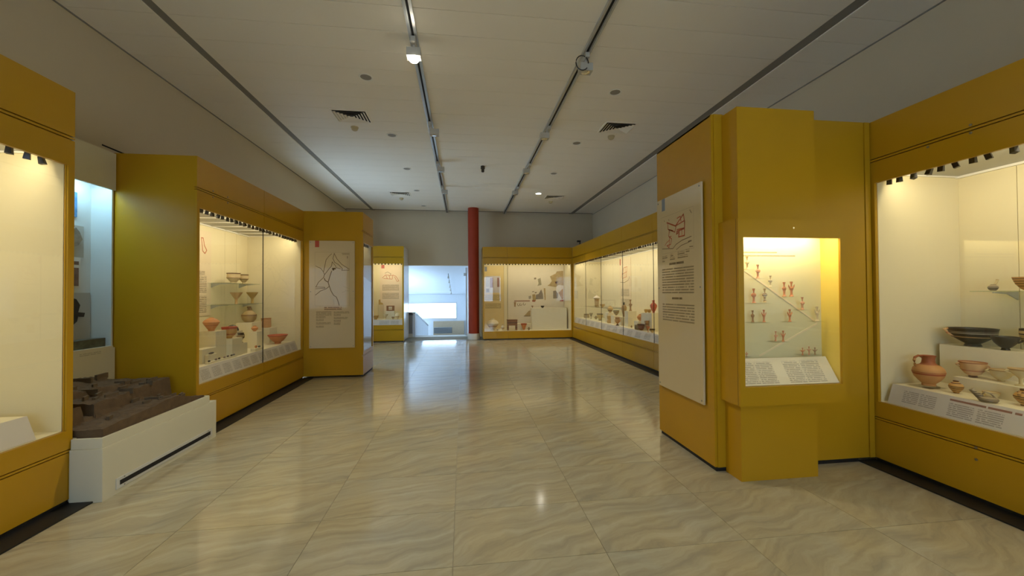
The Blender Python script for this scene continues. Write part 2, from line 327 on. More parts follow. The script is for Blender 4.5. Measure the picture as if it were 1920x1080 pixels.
# ------------------------------------------------------------------ display cases
spot_me = MB().prism([(-.016, 0), (.016, 0), (.011, .05), (-.011, .05)], -.016, .016, 'x').box(-.006, .006, -.004, .004, .05, .075).mesh('spotlight')
spot_me.materials.append(BLACKM)
def make_case(name, label, loc, rz, L, D, side_mat=None, joints=(), z0=.53, z1=2.45, spots=(), strip=True, watts=None, back_joints=(), capjoint=True, kick=True, tbars=6, dots=()):
    """glazed wall case. local x along the front (left to right as seen from the hall), y into the case, z up"""
    t = thing(name, label, 'display case', loc, rz)
    bays = [0]+list(joints)+[L]; g = .0025
    for a, b in zip(bays, bays[1:]):
        a2 = a+(g if a else 0); b2 = b-(g if b < L else 0)
        obj('header_panel', B(a2, b2, 0, .025, 2.668, 3.0), YEL, t)
        obj('header_strip', B(a2, b2, 0, .025, 2.645, 2.660), YEL, t)
        obj('rail_panel', B(a2, b2, 0, .025, z1, 2.637), YEL, t)
        if z0 > .4:
            obj('sill_panel', B(a2, b2, 0, .025, .395, z0), YEL, t)
            obj('sill_strip', B(a2, b2, 0, .025, .375, .388), YEL, t)
            obj('base_panel', B(a2, b2, 0, .025, .035, .368), YEL, t)
        else:
            obj('base_panel', B(a2, b2, 0, .025, .035, z0), YEL, t)
        aa = max(a2, .045); bb = min(b2, L-.045)
        obj('glass_pane', B(aa, bb, .012, .018, z0, z1), GLASS, t)
    for x in (0, L-.045): obj('stile', B(x, x+.045, 0, .025, z0, z1), YEL, t)
    for x in joints: obj('glass_joint', B(x-.003, x+.003, .010, .020, z0, z1), DARKSLOT, t)
    obj('seam_backing', B(.031, L-.031, .026, .034, z1+.01, 2.969), YELD, t); obj('seam_backing', B(.031, L-.031, .026, .034, .04, z0-.031), YELD, t)
    obj('kick', B(.02, L-.02, .01, .04, 0, .035), BLACK, t)
    for x in (0, L-.03): obj('side_panel', B(x, x+.03, .0255, D, .035, 3.0), side_mat or YEL, t)
    obj('top_panel', B(.0305, L-.0305, .0255, D, 2.97, 2.995), YEL, t)
    obj('back_panel', B(.03, L-.03, D-.02, D, .035, 2.97), YEL, t)
    obj('deck', B(.03, L-.03, .0355, D-.03, z0-.03, z0), WHITEB, t)
    bj = [.032]+list(back_joints)+[L-.032]
    for a, b in zip(bj, bj[1:]): obj('back_lining', B(a+.002, b-.002, D-.04, D-.03, z0, 2.53), CREAM, t)
    for x in (.0305, L-.0405): obj('side_lining', B(x, x+.01, .0355, D-.041, z0, 2.53), CREAM, t)
    obj('diffuser', B(.031, L-.031, .12, D-.03, 2.535, 2.55), DIFFUSER, t)
    if tbars:
        for k in range(tbars+1):
            x = .04+(L-.10)*k/tbars; obj('grid_bar', B(x, x+.02, .12, D-.045, 2.522, 2.5345), TBAR, t)
    obj('grid_edge', B(.041, L-.041, D-.07, D-.0415, 2.515, 2.534), TBAR, t)
    obj('light_rail', B(.04, L-.04, .05, .115, 2.51, 2.56), WHITEB, t)
    for x in spots:
        obj('spotlight', spot_me, None, t, (x, .085, 2.425), (random.uniform(-.25, .25), random.uniform(-.3, .3), random.uniform(-.6, .6)))
    if strip: obj('floor_strip', B(0, L, -.16, .01, 0, .010), BLACK, t)
    for (x, z) in dots: obj('lock', MB().lathe([(.009, 0), (.009, .004), (.005, .006)], 12), SCREW, t, (x, 0, z), (PI/2, 0, 0))
    w = CASE_W*L if watts is None else watts
    area('case_light', t, (L/2, .13, 2.505), (math.radians(50), 0, 0), L-.30, .05, w, WARM)
    return t
def platform(t, x0, x1, D, z0=.53, z1=.69, cap_blocks=(), y0=.045, y1=.10):
    """stepped platform inside a case with a sloping caption board along its front"""
    obj('platform_board', MB().prism([(y0+.004, z0+.0005), (y1+.004, z1-.001), (y1+.02, z1), (D-.06, z1), (D-.06, z0+.0005)], x0, x1, 'x'), WHITEB, t)
    ang = math.atan2(y1-y0, z1-z0); hgt = math.hypot(y1-y0, z1-z0)
    cp = obj('caption_board', B(0, x1-x0, -.004, 0, 0, hgt), CAPT, t, (x0, y0+.002, z0+.001), (-ang, 0, 0))
    for (a, b, c, d, m) in cap_blocks:
        text(cp, a, c*hgt, b-a, (d-c)*hgt, m, -.0046)
def text(parent, x, z, w, h, m, y=-.0012):
    b = MB(); b.v = [(0, 0, 0), (w, 0, 0), (w, 0, h), (0, 0, h)]; b.f = [(0, 1, 2, 3)]
    return obj('text_block', b, m, parent, (x, y, z))
LFT = PI/2; RGT = -PI/2
rng = lambda a, b, s: [a+s*k for k in range(int((b-a)/s)+1)]
# left near case (faces right): front plane x=-2.83, lengthened unseen behind the viewer for warm light, up to y=3.24
case_a = make_case('display_case', 'nearest mustard case on the left, cream and mostly empty inside', (-2.83, -2.76, 0), LFT, 6.0, .92, joints=(2.6,), spots=rng(4.12, 5.95, .103), back_joints=(1.5, 3.0, 4.5))
case_b = make_case('display_case', 'mustard wall case on the left full of clay pots, second from the viewer', (-2.83, 4.57, 0), LFT, 2.83, .955, joints=(1.43,), spots=rng(.1, 2.78, .1), back_joints=(.7, 2.14, 2.46),
          dots=((.27, 2.69), (.27, 2.62), (.55, 2.69), (.55, 2.62), (1.05, .36)), tbars=8)
case_c = make_case('display_case', 'mustard corner case whose end wall carries the road map panel', (-1.805, 7.401, 0), LFT, .81, 1.08, z0=.45, watts=.7, spots=rng(.1, .75, .1), strip=False, tbars=3)
case_d = make_case('display_case', 'narrow mustard case at the back beside the bright doorway', (-3.2, 12.58, 0), 0, 1.36, 1.0, side_mat=mat('white gloss paint', (.78, .76, .70), .2), spots=rng(.08, 1.3, .1), strip=False, tbars=8)
case_e = make_case('display_case', 'mustard case on the back wall with wall painting fragments', (.635, 12.58, 0), 0, 2.965, .98, joints=(.80,), z0=.27, watts=5.7, spots=rng(.08, 2.95, .1), strip=False, back_joints=(.78,), tbars=20)
case_f = make_case('display_case', 'long mustard wall case on the right, beyond the partition', (3.6, 12.56, 0), RGT, 8.56, 1.0, joints=(1.35, 2.65, 4.05, 5.5, 7.0), spots=rng(.1, 6.2, .105), back_joints=(1.1, 2.2, 3.35, 4.5, 5.6, 6.7, 7.6), tbars=14)
case_g = make_case('display_case', 'nearest mustard case on the right with large pots', (3.61, 3.055, 0), RGT, 6.0, .92, spots=[.10, .18, .285, .385, .47, .57, .665, .755, .88, .98, 1.1, 1.2], back_joints=(.42,), tbars=4,  # unseen length behind the viewer added for more warm light
          dots=((.71, 2.682), (.71, 2.625), (.70, .381), (.70, .298), (.45, 2.62)))

# ------------------------------------------------------------------ partition block, column and small lit case on the right
pb = thing('partition', 'mustard partition block on the right with an information panel on its side', 'partition', (2.085, 3.035, 0))
obj('body', B(.02, 1.515, .02, .925, .035, 2.985), YEL, pb)
obj('side_face', B(0, .0195, .01, .935, .035, 3.0), YEL, pb)
obj('edge_strip', B(.0195, .10, 0, .0195, .035, 3.0), YEL, pb)
obj('front_panel', B(.105, 1.46, .006, .0195, .035, 3.0), YEL, pb)
obj('corner_strip', B(1.465, 1.515, 0, .0195, .035, 3.0), YEL, pb)
obj('cap', B(0, 1.515, .02, .935, 2.985, 3.0), YEL, pb)
obj('kick', B(.012, 1.36, .012, .92, 0, .034), BLACK, pb)
cb = thing('column_casing', 'mustard square column casing that carries the lit figurine case', 'column', (2.175, 2.85, 0))
obj('lower_casing', B(0, .674, 0, .184, 0, .60), YEL, cb)
obj('upper_casing', B(0, .690, 0, .184, 2.08, 2.98), YEL, cb)
fc = thing('figurine_case', 'small brightly lit wall case with clay figurines and a caption board', 'display case', (2.135, 2.80, .605))
W_, H_ = .930, 1.470; wx0, wx1, wz0, wz1 = .045, .900, .148, 1.322; DY = .235
fr = MB(); fr.box(0, wx0, 0, .02, 0, H_).box(wx1, W_, 0, .02, 0, H_).box(wx0, wx1, 0, .02, 0, wz0).box(wx0, wx1, 0, .02, wz1, H_)
obj('front_frame', fr, YEL, fc)
obj('shell', B(0, .012, .0205, DY, 0, H_).box(W_-.012, W_, .0205, DY, 0, H_).box(.012, W_-.012, .0205, DY, 0, .012).box(.012, W_-.012, .0205, DY, H_-.012, H_), YEL, fc)
obj('back_lining', B(.0125, W_-.0125, .19, .20, .0125, H_-.0125), mat('pale green lining', (.76, .69, .37), .6, var=.03), fc)
obj('side_lining', B(.0125, .022, .021, .1895, .0125, H_-.0125), BRIGHTY, fc)
obj('side_lining', B(W_-.022, W_-.0125, .021, .1895, .0125, H_-.0125), BRIGHTY, fc)
obj('ledge', B(.0225, W_-.0225, .021, .189, wz0-.02, wz0-.004), BRIGHTY, fc)
obj('glass_pane', B(wx0, wx1, .008, .012, wz0, wz1), GLASS, fc)
obj('hinge_line', B(-.001, .0, .022, .026, 0, H_), YELD, fc)
obj('lock', MB().lathe([(.008, 0), (.008, .004)], 12), CHROME, fc, (.48, 0, 1.40), (PI/2, 0, 0))
obj('lamp_tube', MB().tube([(.05, .07, 1.40), (.88, .07, 1.40)], .013, 12), emis('warm tube', (1, .9, .62), 3.0), fc, smooth=True)
area('case_lamp', fc, (.44, .075, 1.383), (math.radians(18), 0, 0), .80, .05, 2.4, (1, .9, .62))
cap = tag(obj('caption_board', MB().prism([(.028, .152), (.150, .345), (.154, .342), (.034, .148)], .03, W_-.03, 'x'), WHITEB, None, (2.135, 2.80, .605)), 'white sloping caption board inside the lit figurine case', 'caption board')
def captext(a, b, c, d, m):
    ang = math.atan2(.122, .193); hgt = math.hypot(.122, .193)
    bb = MB(); bb.v = [(0, 0, 0), (b-a, 0, 0), (b-a, 0, (d-c)*hgt), (0, 0, (d-c)*hgt)]; bb.f = [(0, 1, 2, 3)]
    obj('text_block', bb, m, cap, (a, .028+c*.122-.0012, .152+c*.193+.0006), (-ang, 0, 0))
for a, b in ((.06, .21), (.22, .37), (.47, .62), (.63, .80)): captext(a, b, .06, .86, PR_C)
for a, b, z in ((.06, .50, 1.218), (.06, .67, 1.19)):
    text(fc, a, z, b-a, .014, printmat('faint heading', (.30, .26, .14), .022, .36, .6), .1893)
sx = lambda x: x-2.135
for (p, q) in (((.200, 1.072), (.868, .626)), ((.868, .620), (.320, .355))):
    d = Vector((q[0]-p[0], 0, q[1]-p[1])); ln = d.length
    obj('diagonal_strip', B(0, ln, -.002, 0, -.007, .007), mat('pale wood strip', (.86, .72, .42), .5), fc, (p[0], .1895, p[1]), (0, -math.atan2(d.z, d.x), 0))
# figurines
CLAYS = dict(orange=potmat('orange clay', (.62, .24, .09)), pink=potmat('pink clay', (.66, .33, .17)), cream=potmat('cream clay', (.68, .55, .30)), brown=potmat('brown clay', (.34, .20, .09)),
             striped=potmat('striped clay', (.62, .46, .22), [(.1, .14, (.2, .1, .04)), (.3, .34, (.2, .1, .04)), (.5, .55, (.2, .1, .04)), (.62, .66, (.2, .1, .04))]))
def figurine(kind, h, r, m, loc, label):
    b = MB(); s = h
    b.lathe([(.13*s, 0), (.135*s, .02*s), (.085*s, .08*s), (.065*s, .2*s), (.07*s, .36*s), (.09*s, .45*s)], 16)
    if kind == 'phi': b.ball((0, 0, .55*s), r, .075*s, .15*s, 18, 10)
    else: b.ball((0, 0, .54*s), r*.72, .085*s, .13*s, 16, 9)
    b.lathe([(.05*s, .62*s), (.045*s, .76*s), (.05*s, .84*s), (.085*s, .93*s), (.09*s, 1.0*s), (.03*s, .985*s)], 14)
    b.tube([(0, -.03*s, .86*s), (0, -.085*s, .84*s), (0, -.04*s, .80*s)], .018*s, 6)
    if kind == 'psi':
        for q in (-1, 1): b.tube([(q*r*.45, 0, .60*s), (q*r*.85, 0, .66*s), (q*r, -.01*s, .80*s)], [.05*s, .045*s, .02*s], 8)
    if kind == 'tau':
        for q in (-1, 1): b.tube([(q*r*.5, 0, .60*s), (q*r*.95, -.02*s, .55*s), (q*r*.5, -.06*s, .47*s), (0, -.08*s, .50*s)], [.045*s, .04*s, .035*s, .03*s], 8)
    if kind == 'arms':
        for q in (-1, 1): b.tube([(q*r*.3, 0, .60*s), (q*r*1.1, 0, .66*s)], [.06*s, .04*s], 8)
    return tag(obj('figurine', b, m, None, loc, smooth=True), label, 'figurine', 'clay figurines in the lit wall case')
FY = 2.93
figs = [('tau', 2.311, 1.683, .105, .024, 'cream', 'cream figurine at the top left of the lit case'), ('tau', 2.406, 1.608, .114, .024, 'pink', 'pink figurine second down the upper diagonal strip'),
 ('phi', 2.518, 1.538, .092, .022, 'cream', 'small cream figurine third down the upper diagonal strip'), ('phi', 2.643, 1.458, .119, .020, 'orange', 'slim orange figurine standing left of the arms-raised one'),
 ('psi', 2.709, 1.457, .124, .031, 'orange', 'orange figurine with raised arms high in the lit case'), ('phi', 2.366, 1.407, .118, .026, 'orange', 'round-bodied reddish figurine on the left shelf of the second row'),
 ('phi', 2.465, 1.411, .114, .026, 'striped', 'round-bodied striped figurine beside the reddish one, second row'), ('tau', 2.808, 1.347, .105, .022, 'pink', 'pink figurine alone on the diagonal right of centre'),
 ('psi', 2.943, 1.250, .121, .025, 'cream', 'cream figurine at the right point of the diagonal strips'), ('phi', 2.354, 1.250, .096, .018, 'brown', 'narrow brown figurine at the left of the third row'),
 ('psi', 2.455, 1.249, .101, .022, 'orange', 'orange figurine beside the narrow brown one, third row'), ('psi', 2.690, 1.249, .102, .024, 'orange', 'red-brown figurine alone in the middle of the third row'),
 ('tau', 2.559, 1.091, .081, .018, 'pink', 'small pink figurine on the lowest small shelf, left'), ('psi', 2.627, 1.087, .088, .022, 'orange', 'small orange figurine on the lowest small shelf, right'),
 ('arms', 2.803, .972, .058, .024, 'orange', 'tiny orange figurine with spread arms above the caption board'), ('arms', 2.863, .972, .067, .020, 'pink', 'tiny pale figurine between two others above the caption board'),
 ('arms', 2.918, .972, .058, .025, 'brown', 'tiny brown figurine at the right above the caption board'), ('tau', 2.295, .972, .036, .017, 'orange', 'tiny orange figurine at the lower left corner of the lit case')]
for kind, x, z, h, r, c, lab in figs: figurine(kind, h, r*.88, CLAYS[c], (x, FY, z), lab)
for x0, x1, z in ((2.27, 2.35, 1.683), (2.37, 2.45, 1.608), (2.49, 2.56, 1.538), (2.615, 2.745, 1.4565), (2.33, 2.505, 1.4065), (2.775, 2.845, 1.347), (2.905, 2.985, 1.250), (2.32, 2.49, 1.2485), (2.655, 2.725, 1.249), (2.53, 2.66, 1.0865), (2.775, 2.95, .9715), (2.27, 2.32, .9715)):
    obj('acrylic_shelf', B(sx(x0), sx(x1), .10, .1895, z-.605-.0045, z-.605-.0005), ACRYL, fc)

# ------------------------------------------------------------------ information panels
def info_panel(label, loc, rz, w, h, tagm, tagrect):
    t = thing('information_panel', label, 'information panel', loc, rz)
    obj('board', B(0, w, -.018, 0, 0, h), PANEL, t)
    obj('stand_off', B(.03, w-.03, 0, .012, .03, h-.03), DARKSLOT, t)
    for x in (.025, w-.025):
        for z in (.03, h/2+.05, h-.03): obj('screw', MB().lathe([(.008, 0), (.008, .003), (.004, .005)], 10), SCREW, t, (x, -.018, z), (PI/2, 0, 0))
    x0, x1, z0, z1 = tagrect; obj('colour_tag', B(x0, x1, -.0188, -.018, z0, z1), tagm, t)
    return t
LP = info_panel('cream road map panel with a red tag on the corner case end', (-2.724, 7.386, .538), 0, .780, 1.927, REDTAG, (.100, .170, 1.81, 1.927))
def mp(p): return (.098+(p[0]-190)/580*.592, 1.720-(p[1]-295)/904*.963)
ml = MB()
for w, pts in ((.008, [(200, 525), (240, 548), (285, 565), (320, 610), (350, 670)]), (.009, [(470, 320), (420, 365), (375, 425), (360, 500), (335, 620)]),
    (.010, [(515, 310), (490, 400), (520, 465), (580, 500), (650, 570), (640, 600), (765, 600)]), (.010, [(515, 320), (560, 410), (640, 500), (765, 580)]),
    (.010, [(480, 455), (465, 530), (430, 570), (345, 680), (335, 720), (250, 800), (205, 880)]), (.008, [(480, 455), (530, 520), (545, 555), (620, 575)]),
    (.012, [(470, 610), (440, 700), (410, 800), (430, 870), (460, 950), (500, 1020), (550, 1054), (578, 1127), (596, 1192)]), (.008, [(200, 880), (350, 885), (360, 900), (200, 910)]),
    (.010, [(200, 1015), (280, 950), (380, 910), (430, 870)]), (.030, [(485, 575), (530, 572)]), (.022, [(500, 570), (497, 598)]), (.014, [(345, 735), (360, 770), (410, 800)]),):
    ml.strip([mp(p) for p in pts], w, -.0185)
obj('printed_map', ml, INK, LP)
obj('printed_legend', MB().strip([mp((640, 313)), mp((765, 315))], .007, -.0185), INK, LP); obj('printed_legend', MB().strip([mp((650, 331)), mp((765, 330))], .007, -.0185), INK, LP)
obj('north_mark', MB().strip([mp((735, 360)), mp((735, 395))], .010, -.0185), INK, LP)
obj('map_frame', MB().strip([mp((190, 295)), mp((770, 295)), mp((770, 1199)), mp((190, 1199)), mp((190, 295))], .004, -.0184).strip([mp((640, 980)), mp((700, 950)), mp((765, 945))], .004, -.0184).strip([mp((660, 870)), mp((765, 910))], .004, -.0184).strip([mp((500, 1090)), mp((510, 1180))], .004, -.0184), INKL, LP)
text(LP, .255, .69, .30, .045, PR_R, -.0187)
text(LP, .118, .585, .26, .07, PR_S, -.0187)
for z, w in ((.54, .16), (.49, .13), (.43, .25), (.37, .13)): text(LP, .118, z, w, .035, PR_S, -.0187)
for z, w in ((.62, .27), (.575, .12), (.52, .24), (.47, .12), (.42, .11)): text(LP, .42, z, w, .035, PR_S, -.0187)
# right panel: faces -x, local x runs towards the viewer
RP = info_panel('site plan panel with a blue tag on the right partition', (2.0845-.012, 3.918, .525), RGT, .770, 1.935, BLUETAG, (.10, .163, 1.81, 1.935))
def mq(p):
    u = (p[0]-125)/460; top = 300-170*u; bot = 825-90*u; v = (p[1]-top)/(bot-top)
    return (.095+u*.562, 1.745-v*.375)
mr = MB()
for w, pts in ((.014, [(210, 365), (340, 410), (455, 240), (470, 370)]), (.012, [(340, 410), (465, 335)]), (.010, [(225, 370), (225, 460), (330, 500), (350, 410)]), (.010, [(360, 465), (460, 440)]),
    (.014, [(470, 340), (465, 550), (385, 570), (385, 500), (355, 530), (360, 490), (460, 450)]), (.010, [(430, 450), (430, 540)]), (.012, [(410, 270), (420, 340)]), (.010, [(365, 300), (410, 270)]),
    (.010, [(245, 480), (235, 560), (280, 600), (265, 680), (205, 700), (240, 730), (250, 580)]), (.008, [(245, 620), (200, 660), (175, 700)]), (.012, [(235, 465), (300, 480)]), (.008, [(400, 480), (400, 540)]), (.008, [(240, 575), (275, 560)])):
    mr.strip([mq(p) for p in pts], w, -.0186)
obj('printed_plan', mr, INKR, RP)
mk = MB()
for w, pts in ((.008, [(130, 750), (300, 740), (345, 680), (430, 620), (555, 565)]), (.007, [(350, 755), (420, 695), (520, 650), (550, 630)]), (.008, [(540, 180), (560, 225)]), (.008, [(530, 715), (575, 710)]), (.006, [(165, 340), (175, 345)]), (.006, [(235, 320), (245, 330)]), (.012, [(515, 640), (555, 628)])):
    mk.strip([mq(p) for p in pts], w, -.0185)
obj('printed_roads', mk, INK, RP)
obj('map_frame', MB().strip([mq((125, 300)), mq((585, 130)), mq((585, 736)), mq((125, 826)), mq((125, 300))], .004, -.0184), INKL, RP)
for x, z, w in ((.10, 1.32, .10), (.26, 1.33, .05), (.39, 1.335, .12), (.53, 1.345, .06), (.10, 1.285, .05), (.25, 1.295, .09), (.39, 1.30, .17)): text(RP, x, z, w, .025, PR_S, -.0187)
text(RP, .235, 1.245, .26, .022, PR_B, -.0187)
text(RP, .093, .965, .560, .25, PR_M, -.0187)
text(RP, .28, .905, .18, .02, PR_B, -.0187)
text(RP, .095, .69, .560, .18, PR_M, -.0187)

# ------------------------------------------------------------------ pots
def pot(name, label, cat, prof, loc, h, r, m, handles=(), group=None, rz=0, seg=32, hm=None, feet=None):
    """prof: (radius fraction, height fraction) outer line from the foot up, then over the lip and down the inside"""
    b = MB().lathe([(a*r, z*h) for a, z in prof], seg)
    o = tag(obj(name, b, m, None, loc, (0, 0, rz), smooth=True), label, cat, group)
    for hd in handles:
        pts, rad = hd; obj('handle', MB().tube([(p[0]*r, p[1]*r, p[2]*h) for p in pts], rad, 8, .7), hm or m, o, smooth=True)
    return o
def loop(q, z0, z1, r0=.9, out=1.25, n=7):
    """side handle from (r0,z0) to (r0',z1) bulging outwards on side q=-1/1"""
    return [(q*(r0+(out-r0)*math.sin(PI*k/(n-1))), 0, z0+(z1-z0)*k/(n-1)) for k in range(n)]
def basket(x0, x1, z0, z1, n=9):
    return [(x0+(x1-x0)*k/(n-1), 0, z0+(z1-z0)*math.sin(PI*k/(n-1))) for k in range(n)]
BOWL = [(.28, 0), (.30, .05), (.24, .10), (.45, .2), (.75, .45), (.95, .78), (1, 1), (.95, 1), (.88, .78), (.68, .47), (.35, .24), (0, .18)]
DEEP = [(.35, 0), (.38, .05), (.34, .09), (.62, .22), (.90, .45), (.97, .68), (.93, .84), (1, .97), (1, 1), (.92, .97), (.85, .8), (.88, .6), (.5, .25), (0, .2)]
JUG = [(.42, 0), (.44, .04), (.40, .07), (.62, .16), (.88, .30), (1, .46), (.94, .57), (.75, .66), (.50, .71), (.42, .76), (.38, .86), (.42, .96), (.48, 1), (.40, .98), (.33, .86), (.36, .75), (0, .7)]
JAR = [(.40, 0), (.42, .05), (.38, .08), (.62, .20), (.95, .45), (1, .56), (.85, .72), (.55, .84), (.42, .88), (.46, 1), (.38, .98), (.36, .88), (0, .8)]
GOBLET = [(.62, 0), (.62, .04), (.28, .14), (.22, .25), (.5, .34), (.92, .5), (1, .68), (.8, .8), (.72, .86), (.85, 1), (.76, .98), (.65, .84), (.8, .6), (0, .4)]
STEMCUP = [(.48, 0), (.46, .03), (.16, .09), (.12, .36), (.2, .45), (.5, .62), (.85, .82), (1, 1), (.95, 1), (.8, .82), (.4, .6), (0, .5)]
CONE = [(.22, 0), (.24, .03), (.35, .18), (.62, .5), (.9, .85), (1, 1), (.93, .99), (.55, .5), (0, .2)]
FUNNEL = [(.24, 0), (.22, .12), (.20, .3), (.24, .42), (.5, .62), (.85, .88), (1, 1), (.94, .99), (.46, .64), (0, .46)]
STIRRUP = [(.55, 0), (.62, .03), (.9, .18), (1, .36), (1, .46), (.8, .6), (.48, .7), (.24, .76), (.18, .84), (.28, .97), (.3, 1), (.22, .98), (0, .9)]
CUP = [(.85, 0), (.95, .04), (1, .15), (.97, .55), (.93, .85), (1, 1), (.94, 1), (.87, .85), (.9, .2), (0, .1)]
WIDE = [(.30, 0), (.32, .05), (.30, .14), (.5, .28), (.75, .58), (.93, .88), (1, .95), (.99, 1), (.9, .95), (.7, .6), (.3, .28), (0, .24)]
TALL = [(.32, 0), (.36, .04), (.30, .08), (.62, .22), (.95, .48), (1, .58), (.8, .70), (.40, .78), (.32, .84), (.36, .95), (.46, 1), (.36, .99), (.26, .85), (0, .75)]
AMPH = [(.34, 0), (.36, .05), (.3, .09), (.55, .2), (.9, .4), (1, .5), (.92, .6), (.6, .72), (.3, .78), (.28, .84), (.34, .86), (0, .82)]
DK = (.035, .02, .012); BR = (.13, .055, .02); RD = (.34, .07, .025)
m_redjug = potmat('red banded clay', (.58, .29, .10), [(.38, .43, RD), (.45, .47, RD), (.70, 1.1, (.36, .11, .04))])
m_strip = potmat('dark striped clay', (.62, .36, .11), [(.02, .06, DK), (.2, .24, DK), (.33, .37, BR), (.42, .47, DK), (.53, .58, DK), (.78, .85, BR), (.93, 1.1, BR)])
m_pale = potmat('pale clay', (.66, .54, .28), [(.9, 1.1, (.45, .30, .12))])
m_kyl = potmat('ochre banded clay', (.64, .40, .18), [(0, .12, BR), (.42, .46, RD), (.49, .51, RD), (.93, 1.1, (.38, .16, .06))])
m_blk = potmat('black glazed clay', (.020, .017, .014), [], 20, .4)
m_blkp = potmat('black clay with pale frieze', (.028, .022, .016), [(.50, .56, (.40, .27, .12)), (.72, .76, (.42, .38, .28)), (.80, .83, (.30, .26, .18))], 22, .45)
m_org = potmat('orange slip clay', (.62, .22, .06), [(.86, 1.1, (.45, .08, .03))])
m_orj = potmat('salmon clay', (.64, .28, .10), [(.38, .44, (.45, .16, .06))])
m_brn = potmat('buff brown clay', (.42, .30, .13), [(.40, .48, (.20, .11, .045)), (.74, 1.1, (.22, .13, .05))])
m_gob = potmat('dark and buff clay', (.50, .36, .16), [(0, .2, DK), (.5, .58, DK), (.76, 1.1, (.05, .035, .03)), (.63, .67, (.1, .06, .04))])
m_paint = potmat('cream clay with dark frieze', (.66, .52, .28), [(.46, .51, BR), (.55, .59, (.30, .17, .07)), (.90, 1.1, BR)])
m_askos = potmat('grey striped clay', (.36, .29, .18), [(.18, .25, DK), (.33, .40, DK), (.48, .55, DK), (.64, .7, DK)])
m_dred = potmat('dark red clay', (.20, .06, .05), [(.8, 1.1, (.08, .03, .03))])
m_red = potmat('bright red clay', (.55, .10, .05), [(.6, .65, (.3, .05, .02))])
m_gold = potmat('golden clay', (.55, .34, .09))
m_cream = potmat('cream slip clay', (.74, .64, .42), [(.3, .42, (.50, .30, .12))])
m_white = potmat('white slip clay', (.80, .72, .60), [(0, .72, (.44, .30, .12))])
m_brick = potmat('brown coffer clay', (.30, .15, .07), [(.45, .62, (.12, .06, .035)), (.93, 1.1, (.2, .09, .04))])

G1 = 'pots in the nearest right case'
platform(case_g, .085, 5.9, .88, cap_blocks=((.10, .21, .2, .8, PR_C), (.22, .33, .2, .8, PR_C), (.41, .80, .78, .92, PR_R), (.41, .56, .1, .72, PR_C), (.58, .72, .1, .72, PR_C), (1.0, 1.4, .1, .8, PR_C), (1.6, 2.0, .1, .8, PR_C)))
tag(obj('display_block', B(0, .24, -2.6, 0, .6905, 1.026), WHITEB, None, (4.185, 2.965, 0)), 'tall cream back step carrying the black bowls, nearest right case', 'display block')
tag(obj('display_block', B(0, .228, -2.4, 0, .6905, .800), WHITEB, None, (3.956, 2.716, 0)), 'low cream middle step under the painted cups, nearest right case', 'display block')
o = pot('jug', 'large red-brown jug with one handle on the front platform', 'jug', JUG, (3.868, 2.820, .705), .250, .102, m_redjug,
    [([(-.40, 0, .95), (-.62, 0, .99), (-.84, 0, .93), (-.90, 0, .82), (-.86, 0, .70), (-.78, 0, .63)], .013)], G1, rz=math.radians(-28))
sd = tag(obj('pot_stand', B(-.085, .085, -.085, .085, .0, .004).box(-.075, -.069, -.003, .003, .004, .03).box(.069, .075, -.003, .003, .004, .03).box(-.003, .003, -.075, -.069, .004, .03), ACRYL, None, (3.868, 2.834, .6905)), 'clear acrylic stand under the large red-brown jug', 'stand')
pot('striped_jar', 'small round jar with dark stripes next to the large jug', 'jar', [(.36, 0), (.38, .05), (.6, .15), (.95, .36), (1, .46), (.85, .6), (.5, .7), (.36, .74), (.4, .82), (.3, .8), (0, .7)], (3.85, 2.625, .691), .118, .043, m_strip,
    [(basket(-.6, -.1, .62, .42), .006), (basket(.1, .6, .62, .42), .006)], G1)
a = pot('askos', 'flat grey striped spouted vessel with a hoop handle at the front', 'vessel', [(.7, 0), (.85, .08), (1, .28), (.9, .48), (.6, .6), (0, .66)], (3.764, 2.382, .691), .062, .052, m_askos, [([(-.65, 0, .6), (-.3, 0, 1.15), (.2, 0, 1.05), (.7, 0, .45)], .007)], G1, rz=math.radians(-55))
obj('spout', MB().tube([(-.035, 0, .03), (-.062, 0, .055), (-.078, 0, .082)], [.022, .014, .017], 10), m_askos, a, smooth=True)
pot('ladle_bowl', 'shallow ochre bowl with a small handle behind the grey spouted vessel', 'bowl', [(.4, 0), (.7, .2), (.95, .6), (1, .75), (.94, .75), (.6, .25), (0, .12)], (3.90, 2.45, .691), .068, .046, m_pale, [(loop(-1, .55, .75, .9, 1.25), .006)], G1)
pot('two_handled_cup', 'ochre cup with painted circles and two handles on the low step', 'cup', [(.3, 0), (.32, .06), (.28, .1), (.55, .22), (.85, .5), (.95, .8), (1, 1), (.94, .99), (.8, .5), (.3, .2), (0, .18)], (4.07, 2.665, .801), .122, .080, m_kyl, [(loop(-1, .70, .92, .92, 1.16), .009), (loop(1, .62, .84, .9, 1.14), .009)], G1, rz=math.radians(-35))
pot('two_handled_cup', 'plain pale cup with two handles on the low step', 'cup', BOWL, (4.09, 2.51, .801), .090, .066, m_pale, [(loop(-1, .72, .95, .92, 1.2), .008), (loop(1, .58, .8, .85, 1.2), .008)], G1, rz=math.radians(-40))
pot('stemmed_cup', 'pale stemmed drinking cup at the right edge of the low step', 'cup', STEMCUP, (4.03, 2.37, .801), .125, .062, m_pale, [(loop(-1, .72, .92, .8, 1.15), .008), (loop(1, .72, .92, .8, 1.15), .008)], G1, rz=math.radians(-40))
pot('banded_jar', 'round brown banded jar at the right edge of the front platform', 'jar', JAR, (3.89, 2.265, .691), .115, .056, m_strip, [(loop(-1, .6, .85, .8, 1.1), .008)], G1)
